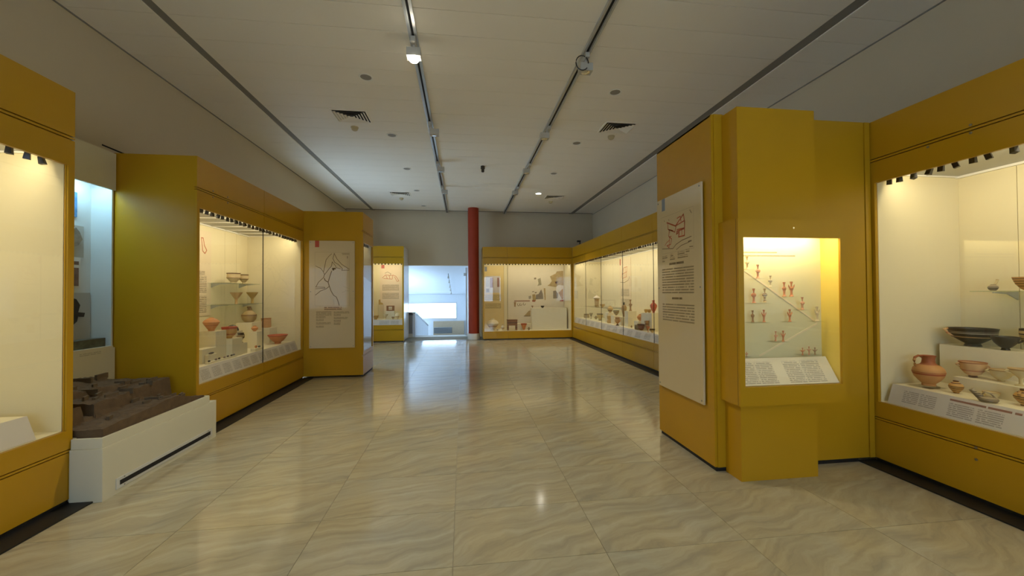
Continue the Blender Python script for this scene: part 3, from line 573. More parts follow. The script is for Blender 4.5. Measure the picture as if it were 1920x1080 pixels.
pot('black_bowl', 'wide black bowl with a pale zigzag frieze on the back step', 'bowl', [(.36, 0), (.34, .06), (.30, .14), (.45, .24), (.75, .46), (.93, .66), (.97, .92), (1, 1), (.95, .99), (.9, .7), (.6, .42), (0, .25)], (4.29, 2.805, 1.027), .150, .148, m_blkp, [([(-.84, -.1, .55), (-1.05, -.05, .72), (-1.14, 0, .92), (-1.0, .05, .96)], .013)], G1, rz=math.radians(-35), hm=m_kyl)
pot('black_bowl', 'smaller plain black bowl with a pointed lug on the back step', 'bowl', [(.34, 0), (.30, .08), (.26, .14), (.5, .28), (.8, .55), (.97, .85), (1, 1), (.94, .98), (.7, .55), (0, .25)], (4.235, 2.57, 1.027), .106, .076, m_blk, [([(.8, 0, .55), (1.05, 0, .66), (1.16, 0, .74)], .009)], G1, rz=math.radians(-45))
sh = thing('glass_shelf', 'glass shelf on a metal bracket in the nearest right case', 'shelf', (4.485, 2.60, 1.478))
obj('pane', B(-.30, -.002, -1.1, .15, .008, .016), SHELFG, sh)
for yy in (.03, -.75): obj('bracket', MB().prism([(-.02, .007), (-.26, .007), (-.26, -.002), (-.12, -.012), (-.02, -.06)], yy-.006, yy+.006, 'y'), ALU, sh)
f = pot('feeding_jug', 'tiny squat spouted jug alone on the glass shelf', 'jug', [(.5, 0), (.8, .12), (1, .30), (.9, .42), (.55, .52), (.45, .56), (.5, .62), (.4, .6), (0, .5)], (4.315, 2.685, 1.4945), .085, .031, m_askos, [], G1)
obj('spout', MB().tube([(.01, 0, .045), (.016, -.012, .07), (.02, -.016, .092)], [.010, .008, .009], 8), m_pale, f, smooth=True)
pot('ribbed_bowl', 'large orange ribbed bowl at the edge of the glass shelf', 'bowl', [(.25, 0), (.5, .15), (.8, .5), (.95, .85), (1, 1), (.95, 1), (.75, .5), (0, .2)], (4.31, 2.475, 1.4945), .105, .085, potmat('ribbed orange clay', (.60, .30, .10), [(.3, .36, BR), (.48, .54, BR), (.66, .72, BR), (.84, .9, BR)]), [(loop(-1, .6, .85, .85, 1.2), .007)], G1, rz=.6)
pot('painted_pot', 'dark and cream painted pot under the glass shelf at the right edge', 'pot', [(.3, 0), (.34, .1), (.7, .35), (.95, .65), (1, .85), (.95, 1), (.85, .98), (.8, .6), (0, .2)], (4.375, 2.51, 1.027), .17, .060, potmat('dark and cream painted clay', (.55, .40, .17), [(.10, .3, DK), (.42, .47, DK), (.52, .56, DK), (.72, .78, DK), (.9, 1.1, DK)]), [], G1)

# ---- second left case
G2 = 'pots in the second left case'
LX = lambda y: y-4.57      # local x in the case
platform(case_b, .10, 2.70, .915,
    cap_blocks=[(.08+.21*k, .08+.21*k+.16, .12, .82, PR_C) for k in range(12)])
BL2 = [(-3.26, -3.05, 5.28, 5.50, 1.049, 'tall cream block under the salmon jar'), (-3.16, -2.98, 5.50, 5.74, .927, 'cream block under the red and ochre bowl'), (-3.30, -3.11, 5.83, 5.99, 1.0, 'cream block under the upturned black bowl'),
       (-3.10, -3.0, 5.745, 5.90, .840, 'low cream block under the dark goblet'), (-3.50, -3.27, 6.56, 6.86, 1.066, 'tall cream block under the brown stirrup jar'), (-3.26, -3.12, 6.40, 6.60, .938, 'narrow cream block under the small orange jug'),
       (-3.44, -3.215, 7.0, 7.26, .943, 'cream block under the straight-sided orange cup'), (-3.15, -3.035, 5.00, 5.27, .86, 'cream step at the left end of the second left case'), (-3.03, -2.993, 5.04, 5.22, .79, 'small grey-sided cream block near the glass'),
       (-3.02, -2.955, 6.02, 6.26, .728, 'low cream block with orange and blue bits'), (-2.991, -2.953, 4.98, 5.56, .712, 'long flat cream tray with beads near the glass')]
for x0, x1, y0, y1, zt, lab in BL2:
    tag(obj('display_block', B(x0, x1, y0, y1, .6905, zt), WHITEB), lab, 'display block', 'cream display blocks in the second left case')
pot('salmon_jar', 'salmon pink jar with two small top handles on the tall block', 'jar', [(.40, 0), (.36, .06), (.55, .2), (.9, .48), (1, .58), (.85, .7), (.5, .82), (.3, .86), (.26, .9), (0, .88)], (-3.16, 5.38, 1.050), .186, .090, m_orj, [(basket(-.42, .0, .80, .2), .007), (basket(0, .42, .80, .2), .007)], G2, rz=1.2)
pot('banded_bowl', 'red and ochre deep bowl on a cream block', 'bowl', DEEP, (-3.08, 5.62, .928), .150, .090, potmat('red and ochre clay', (.60, .33, .09), [(.30, .42, (.42, .14, .04)), (.82, 1.1, (.46, .08, .035))]), [], G2)
pot('black_bowl', 'upturned black bowl behind the red and ochre bowl', 'bowl', [(1, 0), (.97, .25), (.8, .6), (.45, .9), (0, 1)], (-3.20, 5.91, 1.001), .085, .078, m_blk, [], G2)
pot('goblet', 'dark stemmed goblet with side handle in the second left case', 'goblet', GOBLET, (-3.045, 5.82, .841), .137, .047, m_gob, [(loop(1, .55, .9, .85, 1.35), .006)], G2, rz=1.3)
pot('stirrup_jar', 'large brown jar with narrow neck on the tall block', 'jar', STIRRUP, (-3.385, 6.705, 1.067), .248, .105, m_brn, [([(.22, 0, .95), (.42, 0, .90), (.5, 0, .72)], .009)], G2, rz=1.3)
pot('small_jug', 'small orange jug with a loop handle above the platform', 'jug', JAR, (-3.19, 6.48, .939), .085, .047, m_orj, [(basket(-.4, .4, .9, .35), .006)], G2, rz=1.3)
pot('straight_cup', 'straight-sided orange cup with a handle on a block', 'cup', CUP, (-3.33, 7.13, .944), .158, .077, potmat('soft orange clay', (.56, .30, .12), [(.9, 1.1, (.45, .2, .07))]), [(loop(-1, .35, .75, .92, 1.3), .009)], G2, rz=1.3)
pot('wide_bowl', 'wide bright orange bowl at the right end of the second left case', 'bowl', WIDE, (-3.055, 6.93, .691), .146, .150, m_org, [], G2)
for i, (x, y, m, lab) in enumerate(((-2.97, 5.02, DK, 'dark round bead at the left of the bead tray'), (-2.965, 5.14, (.2, .12, .1), 'brown bead on the bead tray'), (-2.975, 5.22, DK, 'black bead pair on the bead tray'), (-2.965, 5.31, (.25, .18, .16), 'grey bead in the middle of the bead tray'), (-2.97, 5.39, (.12, .07, .06), 'long dark bead on the bead tray'), (-2.965, 5.46, DK, 'black bead near the right end of the bead tray'), (-2.97, 5.52, (.2, .2, .2), 'small grey bead at the right end of the bead tray'))):
    tag(obj('bead', MB().ball((0, 0, .011), .010, .022, .011, 10, 6), potmat('bead clay %d' % i, m, [], 30), None, (x, y, .7125), smooth=True), lab, 'bead', 'beads on the tray')
tag(obj('bronze_piece', MB().ball((0, 0, .012), .014, .05, .012, 10, 6), potmat('bronze', (.06, .05, .04)), None, (-3.012, 5.13, .7905), smooth=True), 'long dark bronze piece on the grey-sided block', 'fragment')
tag(obj('clay_fragment', MB().ball((0, 0, .02), .016, .026, .02, 10, 6), m_org, None, (-2.985, 6.10, .7285), smooth=True), 'small orange fragment on the low block', 'fragment')
tag(obj('blue_fragment', MB().ball((0, 0, .013), .014, .032, .013, 10, 6), potmat('blue paste', (.06, .08, .10)), None, (-2.985, 6.19, .7285), smooth=True), 'small blue grey fragment on the low block', 'fragment')
for zt, y0, y1, lab in ((1.685, 6.27, 7.20, 'upper glass shelf in the second left case'), (1.36, 6.25, 7.32, 'lower glass shelf in the second left case')):
    q = thing('glass_shelf', lab, 'shelf', (-3.745, (y0+y1)/2, zt)); hw = (y1-y0)/2
    obj('pane', B(.002, .28, -hw, hw, -.010, -.001), SHELFG, q)
    for yy in (-hw+.1, hw-.1): obj('bracket', MB().prism([(.002, -.011), (.25, -.011), (.25, -.016), (.12, -.024), (.002, -.07)], yy-.005, yy+.005, 'y'), ALU, q)
pot('frieze_bowl', 'larger cream bowl with dark frieze on the upper glass shelf', 'bowl', [(.42, 0), (.44, .05), (.42, .1), (.75, .34), (.98, .5), (.95, .6), (.93, .9), (1, 1), (.93, .99), (.87, .6), (.4, .2), (0, .15)], (-3.55, 6.585, 1.685), .158, .095, m_paint, [], G2)
pot('frieze_bowl', 'smaller cream bowl with dark frieze on the upper glass shelf', 'bowl', [(.30, 0), (.32, .05), (.26, .12), (.7, .36), (.98, .52), (.95, .6), (.93, .9), (1, 1), (.93, .99), (.87, .6), (.4, .25), (0, .2)], (-3.55, 6.869, 1.685), .148, .070, m_paint, [], G2)
pot('funnel_cup', 'buff funnel-shaped stemmed cup at the left of the lower glass shelf', 'cup', FUNNEL, (-3.55, 6.659, 1.36), .180, .088, potmat('buff clay', (.56, .36, .15)), [], G2)
pot('funnel_cup', 'ochre funnel-shaped stemmed cup at the right of the lower glass shelf', 'cup', CONE[:1]+FUNNEL[1:], (-3.55, 7.131, 1.36), .185, .088, potmat('ochre clay', (.50, .33, .09)), [], G2)
ip = thing('wall_sheet', 'cream text sheet with a red outline inside the second left case', 'information sheet', (-3.742, 5.75, 1.20), LFT)
obj('sheet', B(0, .60, -.006, 0, 0, 1.24), mat('cream sheet', (.74, .62, .42), .5), ip)
obj('printed_outline', MB().strip([(.38, 1.13), (.42, 1.13), (.45, 1.02), (.50, .96), (.46, .91), (.41, .94), (.38, 1.13)], .014, -.0066), INKR, ip)
text(ip, .30, .60, .16, .06, PR_S, -.0066); text(ip, .20, .34, .30, .24, PR_M, -.0066); text(ip, .20, .05, .30, .24, PR_M, -.0066)

# ---- nearest left case
platform(case_a, .12, 5.80, .88)

# ---- back-left case
G3 = 'pots in the narrow back case'
platform(case_d, .05, 1.31, .98, cap_blocks=((.55, .85, .1, .8, PR_C), (.9, 1.15, .1, .8, PR_C)))
ns = thing('wall_sheet', 'tall cream site plan sheet with red tag in the narrow back case', 'information sheet', (-2.76, 13.535, .92), 0)
obj('sheet', B(0, .69, -.006, 0, 0, 1.56), mat('cream sheet two', (.76, .62, .42), .5), ns)
obj('colour_tag', B(.05, .15, -.008, -.006, 1.44, 1.56), REDTAG, ns)
rp = MB()
for pts in ([(.08, 1.12), (.18, 1.22), (.42, 1.20), (.40, 1.08), (.12, 1.10)], [(.2, 1.2), (.24, 1.1)], [(.3, 1.21), (.33, 1.09)], [(.42, 1.22), (.52, 1.18), (.62, 1.02), (.56, 1.0), (.48, 1.16)]): rp.strip(pts, .014, -.0066)
obj('printed_plan', rp, INKR, ns)
obj('printed_roads', MB().strip([(.17, 1.28), (.25, 1.32), (.36, 1.26), (.34, 1.20)], .012, -.0066), INK, ns)
text(ns, .08, .70, .54, .20, PR_M, -.0066); text(ns, .08, .42, .54, .20, PR_M, -.0066)
tag(obj('display_block', B(-2.72, -2.56, 13.0, 13.2, .6905, 1.16), ACRYL), 'clear upright block with a clay fragment in the narrow back case', 'display block')
tag(obj('display_block', B(-2.48, -2.20, 13.02, 13.2, .6905, .95), WHITEB), 'cream block under the decorated tile in the narrow back case', 'display block')
tag(obj('clay_fragment', MB().prism([(-.07, 0), (.07, 0), (.05, .05), (-.01, .07), (-.02, .17), (-.07, .15)], -.02, .02, 'y'), m_gold, None, (-2.64, 13.1, 1.161)), 'golden clay fragment high in the narrow back case', 'fragment')
pot('conical_bowl', 'small conical golden bowl on the sheet side of the narrow back case', 'bowl', CONE, (-2.80, 13.0, .691), .10, .075, m_gold, [], G3)
dt = tag(obj('decorated_tile', B(-.125, .125, -.015, .015, 0, .17), mat('tile clay', (.30, .14, .06), .7), None, (-2.34, 13.1, .951)), 'brown decorated tile in the narrow back case', 'tile')
obj('pale_field', B(-.055, .055, -.018, -.0152, .04, .14), m_cream, dt)
pot('conical_bowl', 'conical golden bowl at the front of the narrow back case', 'bowl', CONE, (-2.73, 12.86, .691), .125, .078, m_gold, [], G3)
pot('stemmed_cup', 'cream stemmed cup at the front of the narrow back case', 'cup', STEMCUP, (-2.44, 12.86, .691), .17, .075, m_cream, [], G3)
pot('small_pot', 'small brown pot at the front of the narrow back case', 'pot', CONE, (-2.22, 12.86, .691), .08, .05, m_brn, [], G3)
pot('spouted_jar', 'cream spouted jar at the right of the narrow back case', 'jar', JAR, (-2.09, 12.9, .691), .22, .076, m_cream, [(loop(-1, .7, .95, .5, 1.0), .008)], G3)

# ---- back case with wall painting
G4 = 'pots in the wall painting case'
yb = 13.515
sp = thing('wall_sheet', 'yellow sheet with a blue tag and a photograph in the wall painting case', 'information sheet', (.70, yb, .28), 0)
obj('sheet', B(0, .71, -.006, 0, 0, 2.17), mat('yellow sheet', (.72, .56, .24), .5), sp)
obj('colour_tag', B(.05, .13, -.008, -.006, 1.98, 2.14), BLUETAG, sp)
ph = obj('photograph', B(.08, .58, -.008, -.006, 1.24, 1.82), mat('photo paper', (.62, .58, .56), .4, var=.2), sp)
for a, b, c, d, cl in ((.24, .34, 1.42, 1.76, (.30, .16, .13)), (.48, .56, 1.44, 1.76, (.32, .17, .13)), (.09, .23, 1.45, 1.80, (.52, .50, .50)), (.10, .20, 1.26, 1.38, (.28, .22, .2))):
    obj('photo_patch', B(a, b, -.0085, -.008, c, d), mat('photo patch', cl, .5, var=.3, scale=20), ph)
text(sp, .06, .98, .55, .20, PR_M, -.0066); text(sp, .06, .70, .55, .18, PR_M, -.0066)
mu = thing('wall_painting', 'large pale wall painting reconstruction with coloured plaster fragments', 'wall painting', (1.56, yb, .28), 0)
obj('plaster_ground', B(0, 1.99, -.012, 0, 0, 2.16), mat('pale plaster', (.76, .68, .50), .7, var=.06, scale=4), mu)
def mz(p): return (.02+(p[0]-90)/875*1.98, 2.14-(p[1]-80)/985*1.95)
FRAG = [((.45, .33, .15), [(740, 250), (830, 200), (850, 160), (950, 150), (955, 415), (880, 400), (830, 440), (700, 415), (740, 380), (770, 330)]),
 ((.42, .30, .12), [(460, 570), (505, 565), (515, 670), (465, 680)]), ((.27, .23, .18), [(515, 575), (560, 560), (600, 480), (625, 560), (630, 650), (510, 655)]),
 ((.48, .34, .14), [(640, 460), (665, 460), (668, 670), (655, 670)]), ((.30, .25, .19), [(790, 510), (830, 500), (870, 560), (860, 640), (790, 645)]), ((.50, .28, .08), [(875, 540), (945, 470), (945, 650), (930, 660), (900, 600)]),
 ((.28, .22, .13), [(490, 275), (515, 268), (525, 290), (505, 305), (488, 298)]), ((.36, .32, .20), [(545, 300), (590, 275), (598, 340), (605, 400), (540, 420), (560, 370)]),
 ((.30, .12, .06), [(175, 675), (420, 675), (420, 690), (175, 690)]), ((.40, .26, .12), [(170, 700), (205, 700), (195, 790), (175, 780)]), ((.40, .10, .04), [(455, 668), (515, 672), (500, 700), (460, 697)]),
 ((.42, .12, .05), [(895, 675), (955, 665), (950, 698), (895, 695)]), ((.42, .12, .05), [(820, 345), (865, 340), (855, 380), (825, 375)]), ((.35, .30, .22), [(400, 600), (440, 590), (440, 640), (405, 650)]),
 ((.45, .33, .16), [(330, 945), (400, 860), (435, 850), (438, 945)]), ((.22, .15, .08), [(325, 945), (465, 945), (465, 955), (325, 955)]), ((.30, .17, .08), [(440, 765), (475, 770), (460, 815)]), ((.25, .2, .12), [(455, 515), (490, 510), (485, 525), (460, 528)]), ((.28, .2, .12), [(495, 530), (530, 525), (525, 545), (500, 548)])]
for k, (c, poly) in enumerate(FRAG):
    obj('fresco_fragment', MB().prism([mz(p) for p in poly], -.018, -.0125, 'y'), mat('fresco pigment %d' % k, c, .8, var=.35, scale=14), mu)
pf = MB()
for a0 in ((240, 740), (275, 735), (330, 730)):
    pts = [(a0[0]+22*math.cos(.5*k)*(1-.07*k), a0[1]+32*math.sin(.5*k)*(1-.05*k)) for k in range(9)]; pf.strip([mz(p) for p in pts], .015, -.0128)
obj('painted_figures', pf, INK, mu)
tag(obj('display_block', B(2.30, 3.50, 12.95, 13.25, .271, .99), WHITEB), 'wide cream block at the right of the wall painting case', 'display block')
tag(obj('display_block', B(1.80, 2.295, 13.02, 13.25, .271, .47), WHITEB), 'low cream step in the middle of the wall painting case', 'display block')
pot('hydria', 'large cream jar with three tall handles at the left of the wall painting case', 'jar', AMPH, (.975, 12.95, .271), .46, .20, m_cream, [(basket(-.55, -.1, .74, .36), .018), (basket(.1, .6, .74, .36), .018), (basket(-.2, .2, .80, .28), .014)], G4)
pot('small_jar', 'small cream footed jar next to the large cream jar', 'jar', TALL, (1.31, 12.9, .271), .20, .060, m_cream, [], G4)
lx = thing('clay_coffer', 'brown clay coffer on four legs in the wall painting case', 'coffer', (1.62, 12.92, .271))
obj('box', B(-.165, .165, -.10, .10, .16, .33), m_brick, lx)
obj('rim', B(-.172, .172, -.107, .107, .33, .352), m_brick, lx)
for a_ in (-1, 1):
    for b_ in (-1, 1): obj('leg', B(a_*.14-.022, a_*.14+.022, b_*.08-.018, b_*.08+.018, 0, .16), m_brick, lx)
pot('conical_cup', 'bright orange conical cup right of the brown coffer', 'cup', CONE, (2.01, 12.88, .271), .215, .106, m_org, [], G4)
pot('small_pot', 'tiny dark and cream pot right of the orange cup', 'pot', JAR, (2.175, 12.85, .271), .09, .046, m_gob, [], G4)
pot('small_pot', 'tiny brown pot below the large cream jar', 'pot', CONE, (1.12, 12.75, .271), .05, .03, m_brn, [], G4)
pot('dark_bowl', 'small dark bowl on the wide cream block', 'bowl', BOWL, (2.68, 13.03, .991), .075, .065, m_blk, [], G4)

# ---- long right case
G5 = 'pots in the long right case'
platform(case_f, .06, 8.4, .96, cap_blocks=[(.3+.42*k, .3+.42*k+.26, .12, .82, PR_C) for k in range(18)])
def dblock(x0, x1, y0, y1, zt, lab): tag(obj('display_block', B(x0, x1, y0, y1, .6905, zt), WHITEB), lab, 'display block', 'cream display blocks in the long right case')
dblock(3.85, 4.06, 8.78, 8.98, 1.06, 'cream block under the tall standing clay figure, long right case')
dblock(3.87, 4.04, 7.86, 8.14, 1.055, 'cream block under the two golden cups, long right case')
dblock(3.85, 4.06, 7.62, 7.82, 1.07, 'cream block under the bright red jar, long right case')
dblock(3.85, 4.06, 9.15, 9.35, .898, 'cream block under the tall pouring vase, long right case')
dblock(3.85, 4.06, 10.05, 10.27, .96, 'cream block under the round ochre jar, long right case')
dblock(3.85, 4.06, 9.62, 9.86, .905, 'cream block under the striped bowl, long right case')
dblock(3.85, 4.06, 8.24, 8.46, .86, 'cream block under the round orange jug, long right case')
q = thing('glass_shelf', 'glass shelf at the far end of the long right case', 'shelf', (4.555, 11.3, 1.08))
obj('pane', B(-.72, -.002, -1.0, .8, -.01, -.001), SHELFG, q)
for yy in (-.8, .6): obj('bracket', MB().prism([(-.002, -.011), (-.6, -.011), (-.6, -.018), (-.3, -.03), (-.002, -.09)], yy-.006, yy+.006, 'y'), ALU, q)
pot('straight_cup', 'pale straight-sided cup at the far end of the long right case', 'cup', CUP, (3.95, 12.20, .691), .125, .086, m_brn, [], G5)
pot('stemmed_cup', 'small dark stemmed cup near the far end of the long right case', 'cup', STEMCUP, (3.92, 11.66, .691), .18, .06, m_askos, [], G5)
pot('small_pot', 'tiny brown pot beside the dark stemmed cup, long right case', 'pot', JAR, (4.02, 11.5, .691), .10, .05, m_brn, [], G5)
pot('wide_cup', 'ochre cup with a dark rim near the far end of the long right case', 'cup', [(.45, 0), (.42, .15), (.55, .3), (.85, .55), (.9, .8), (1, 1), (.93, .99), (.8, .55), (0, .3)], (3.95, 10.95, .691), .195, .094, potmat('ochre cup clay', (.56, .40, .13), [(0, .12, BR), (.9, 1.1, DK)]), [(loop(1, .55, .85, .85, 1.25), .008)], G5, rz=1.5)
pot('white_vase', 'tall vase with white flaring top on the far glass shelf', 'vase', [(.5, 0), (.52, .05), (.6, .4), (.68, .68), (1, .74), (.9, .82), (.3, .9), (.2, 1), (0, 1)], (3.95, 11.216, 1.08), .349, .105, m_white, [], G5)
pot('shallow_bowl', 'shallow ochre bowl on the far glass shelf', 'bowl', BOWL, (3.95, 10.75, 1.08), .09, .075, m_gold, [], G5)
pot('round_jar', 'round ochre jar on a block in the long right case', 'jar', JAR, (3.95, 10.158, .961), .18, .078, potmat('ochre round clay', (.54, .36, .13), [(.2, .35, BR)]), [], G5)
pot('double_cup', 'waisted orange double cup at the front of the long right case', 'cup', [(.7, 0), (.95, .15), (.95, .35), (.7, .5), (.9, .7), (1, 1), (.92, .98), (.75, .6), (0, .4)], (3.84, 9.95, .691), .19, .062, m_gold, [], G5)
pot('striped_bowl', 'dark striped bowl on a block in the long right case', 'bowl', BOWL, (3.95, 9.734, .906), .125, .080, potmat('dark striped bowl clay', (.50, .38, .18), [(.2, .3, DK), (.5, .66, DK), (.86, 1.1, DK)]), [], G5)
pot('footed_jar', 'orange footed jar at the front of the long right case', 'jar', GOBLET, (3.76, 9.19, .691), .20, .072, potmat('orange footed clay', (.58, .30, .09), [(0, .2, DK), (.7, 1.1, (.35, .18, .06))]), [(loop(-1, .55, .8, .85, 1.3), .007)], G5, rz=1.5)
pv = pot('pouring_vase', 'tall tapering brown pouring vase with a dark neck, long right case', 'vase', [(.25, 0), (.3, .05), (.55, .2), (.95, .55), (1, .65), (.75, .76), (.3, .82), (.28, .92), (.4, 1), (.3, .98), (0, .8)], (3.95, 9.244, .899), .355, .068, potmat('brown vase clay', (.40, .26, .12), [(.82, 1.1, DK)]), [(loop(-1, .65, .95, .6, 1.4), .008)], G5, rz=1.5)
figurine('tau', .27, .038, CLAYS['brown'], (3.95, 8.868, 1.061), 'tall standing brown clay figure on a block, long right case')['group'] = G5
pot('round_jug', 'round orange jug on a block in the long right case', 'jug', JAR, (3.95, 8.352, .861), .15, .074, m_orj, [(basket(-.4, .4, .85, .3), .007)], G5)
bt = tag(obj('boat_bowl', MB().lathe([(.3, 0), (.6, .12), (.9, .6), (1, 1), (.93, .98), (.8, .6), (0, .2)], 28, 0, 0, 0, .07, .11), m_dred, None, (3.78, 7.96, .691), smooth=True), 'dark red boat-shaped bowl at the front of the long right case', 'bowl', G5)
bt.scale = (1, 1, .13)
pot('grey_cup', 'small grey cup left of the dark red boat-shaped bowl', 'cup', CUP, (3.77, 8.14, .691), .10, .05, m_askos, [], G5)
pot('tiny_pot', 'tiny brown pot by the block of the standing clay figure', 'pot', JAR, (3.83, 8.55, .691), .05, .024, m_brn, [], G5)
hn = tag(obj('drinking_horn', MB().tube([(0, 0, 0), (0, .012, .05), (0, .03, .12), (0, .045, .20)], [.008, .022, .035, .045], 14), potmat('horn clay', (.40, .22, .08), [(.3, .4, BR), (.6, .7, BR)]), None, (3.80, 7.70, .705), smooth=True), 'brown pointed drinking horn beside the two golden cups block', 'drinking horn', G5)
pot('golden_cup', 'golden cup at the left on the shared block, long right case', 'cup', DEEP, (3.95, 8.075, 1.056), .075, .040, m_gold, [], G5)
pot('golden_cup', 'golden cup at the right on the shared block, long right case', 'cup', DEEP, (3.95, 7.92, 1.056), .078, .040, m_gold, [], G5)
pot('red_jar', 'bright red jar with narrow neck nearest the partition, long right case', 'jar', TALL, (3.95, 7.729, 1.071), .262, .070, m_red, [(loop(-1, .6, .75, .8, 1.25), .009)], G5, rz=1.5)
pot('orange_cup', 'small orange stemmed cup in front of the golden cups block', 'cup', STEMCUP, (3.74, 7.56, .691), .11, .038, m_org, [], G5)
pot('dish', 'small pale and dark dish at the front near the partition', 'dish', BOWL, (3.76, 7.42, .691), .075, .055, potmat('dish clay', (.52, .40, .22), [(.7, 1.1, DK)]), [], G5)
for y, m_, lab in ((10.95, REDTAG, 'cream sheet with red tag and plan in the long right case'), (8.15, BLUETAG, 'cream sheet with blue tag and red plan in the long right case')):
    s_ = thing('wall_sheet', lab, 'information sheet', (4.558, y, .92), RGT)
    obj('sheet', B(0, .78, -.006, 0, 0, 1.55), mat('cream sheet three', (.74, .62, .40), .5), s_)
    obj('colour_tag', B(.03, .10, -.008, -.006, 1.37, 1.55), m_, s_)
    r3 = MB()
    for pts in ([(.12, 1.0), (.30, 1.28), (.55, 1.30), (.50, 1.02), (.2, .98)], [(.3, 1.28), (.36, 1.0)], [(.44, 1.29), (.46, 1.03)], [(.18, 1.1), (.52, 1.16)]): r3.strip(pts, .016, -.0066)
    obj('printed_plan', r3, INKR, s_)
    obj('printed_roads', MB().strip([(.06, .88), (.35, .86), (.62, .92), (.70, 1.02)], .016, -.0066), INK, s_)
    text(s_, .10, .48, .56, .20, PR_M, -.0066); text(s_, .10, .20, .56, .20, PR_M, -.0066)

# ------------------------------------------------------------------ niche cabinet and site model on the left
nc = thing('niche_cabinet', 'white wall cabinet with a cool lit niche between the two left cases', 'cabinet', (-3.6, 3.26, 0), LFT)
NL = 1.30
obj('upper_panel', B(0, NL, 0, .02, 2.60, 2.985), NICHEW, nc)
obj('lower_panel', B(0, NL, 0, .02, .02, .965), NICHEW, nc)
obj('back_panel', B(0, NL, .215, .235, .02, 2.985), NICHEIN, nc)
obj('side_panel', B(NL-.02, NL-.002, .0205, .2145, .02, 2.985), NICHEIN, nc)
obj('side_panel', B(.002, .02, .0205, .2145, .02, 2.985), NICHEIN, nc)
obj('shelf_board', B(.0205, NL-.0205, .0, .2145, .9655, .985), NICHEW, nc)
obj('top_board', B(.0205, NL-.0205, .0205, .2145, 2.68, 2.70), NICHEIN, nc)
obj('lamp_tube', MB().tube([(.05, .07, 2.655), (NL-.12, .07, 2.655)], .013, 12), emis('cool tube', (.62, .88, 1), 8.0), nc, smooth=True)
area('niche_lamp', nc, (NL/2, .07, 2.635), (0, 0, 0), NL*.85, .05, 1.9, (.38, .76, 1.0))
text(nc, .92, .925, .22, .03, PR_C, -.001)
tag(obj('poster', B(0, .012, 3.9, 4.382, 2.285, 2.53), mat('poster print', (.10, .28, .55), .5, var=.6, scale=22), None, (-3.815, 0, 0)), 'small blue and red picture high on the niche back', 'picture')
pb1 = thing('fragment_board', 'grey board with a torn painted plaster fragment in the niche', 'exhibit board', (-3.815, 4.0, 1.888))
obj('board', B(0, .012, -.35, .452, 0, .314), mat('grey board', (.50, .50, .46), .7), pb1)
obj('plaster_fragment', MB().prism([(.22, .10), (.30, .08), (.38, .12), (.42, .18), (.39, .25), (.35, .29), (.28, .24), (.2, .22), (.15, .15)], .0125, .03, 'x'), mat('torn plaster', (.30, .26, .20), .9, var=.5, scale=25), pb1)
pf_ = thing('framed_picture', 'white framed brown picture in the middle of the niche', 'picture', (-3.815, 4.0, 1.58))
obj('frame', B(0, .016, -.3, .416, 0, .305), mat('white frame', (.72, .72, .70), .5), pf_)
obj('print', B(.0165, .018, -.28, .396, .02, .20).box(.0165, .018, -.28, .396, .23, .265), mat('brown print', (.20, .12, .08), .5, var=.5, scale=18), pf_)
pb2 = thing('fragment_board', 'grey board with a large dark torn fragment low in the niche', 'exhibit board', (-3.815, 4.0, 1.05))
obj('board', B(0, .012, -.35, .527, 0, .483), mat('grey board two', (.46, .46, .43), .7), pb2)
obj('dark_fragment', MB().prism([(.10, .12), (.30, .14), (.37, .20), (.38, .25), (.44, .24), (.45, .28), (.38, .29), (.40, .36), (.36, .42), (.28, .44), (.15, .40), (.10, .3)], .0125, .03, 'x'), mat('dark plaster', (.05, .042, .036), .9, var=.4, scale=20), pb2)
tag(obj('marble_block', B(-.10, .0, 3.7, 4.50, 0, .085), mat('dark green marble', (.10, .11, .085), .35, var=.8, scale=18), None, (-3.64, 0, .986)), 'dark green marble block on the niche shelf', 'marble block')
pl = thing('plinth', 'low cream plinth with a dark vent slot under the site model', 'plinth', (-2.61, 3.21, 0))
obj('body', MB().prism([(-.985, .035), (-.214, .035), (-.214, 0), (0, 0), (0, 1.32), (-.985, 1.32)], 0, .385, 'z'), PLINTHM, pl)
obj('upper_rim', B(-.985, -.2145, .036, .055, .3855, .458).box(-.2145, -.012, .012, .032, .3855, .458).box(-.032, -.012, .0325, 1.21, .3855, .458).box(-.985, -.012, 1.21, 1.23, .3855, .458).box(-.985, -.965, .0555, 1.2095, .3855, .458), PLINTHM, pl)
ve = obj('vent_frame', B(0, .006, .11, 1.245, .035, .115), mat('grey white vent frame', (.62, .62, .58), .4), pl)
obj('vent_slot', B(.0062, .008, .14, 1.215, .058, .092), DARKSLOT, ve)
for y in (.18, 1.18):
    for z in (.045, .105): obj('screw', MB().lathe([(.005, 0), (.005, .003)], 8), SCREW, ve, (.0062, y, z), (0, PI/2, 0))
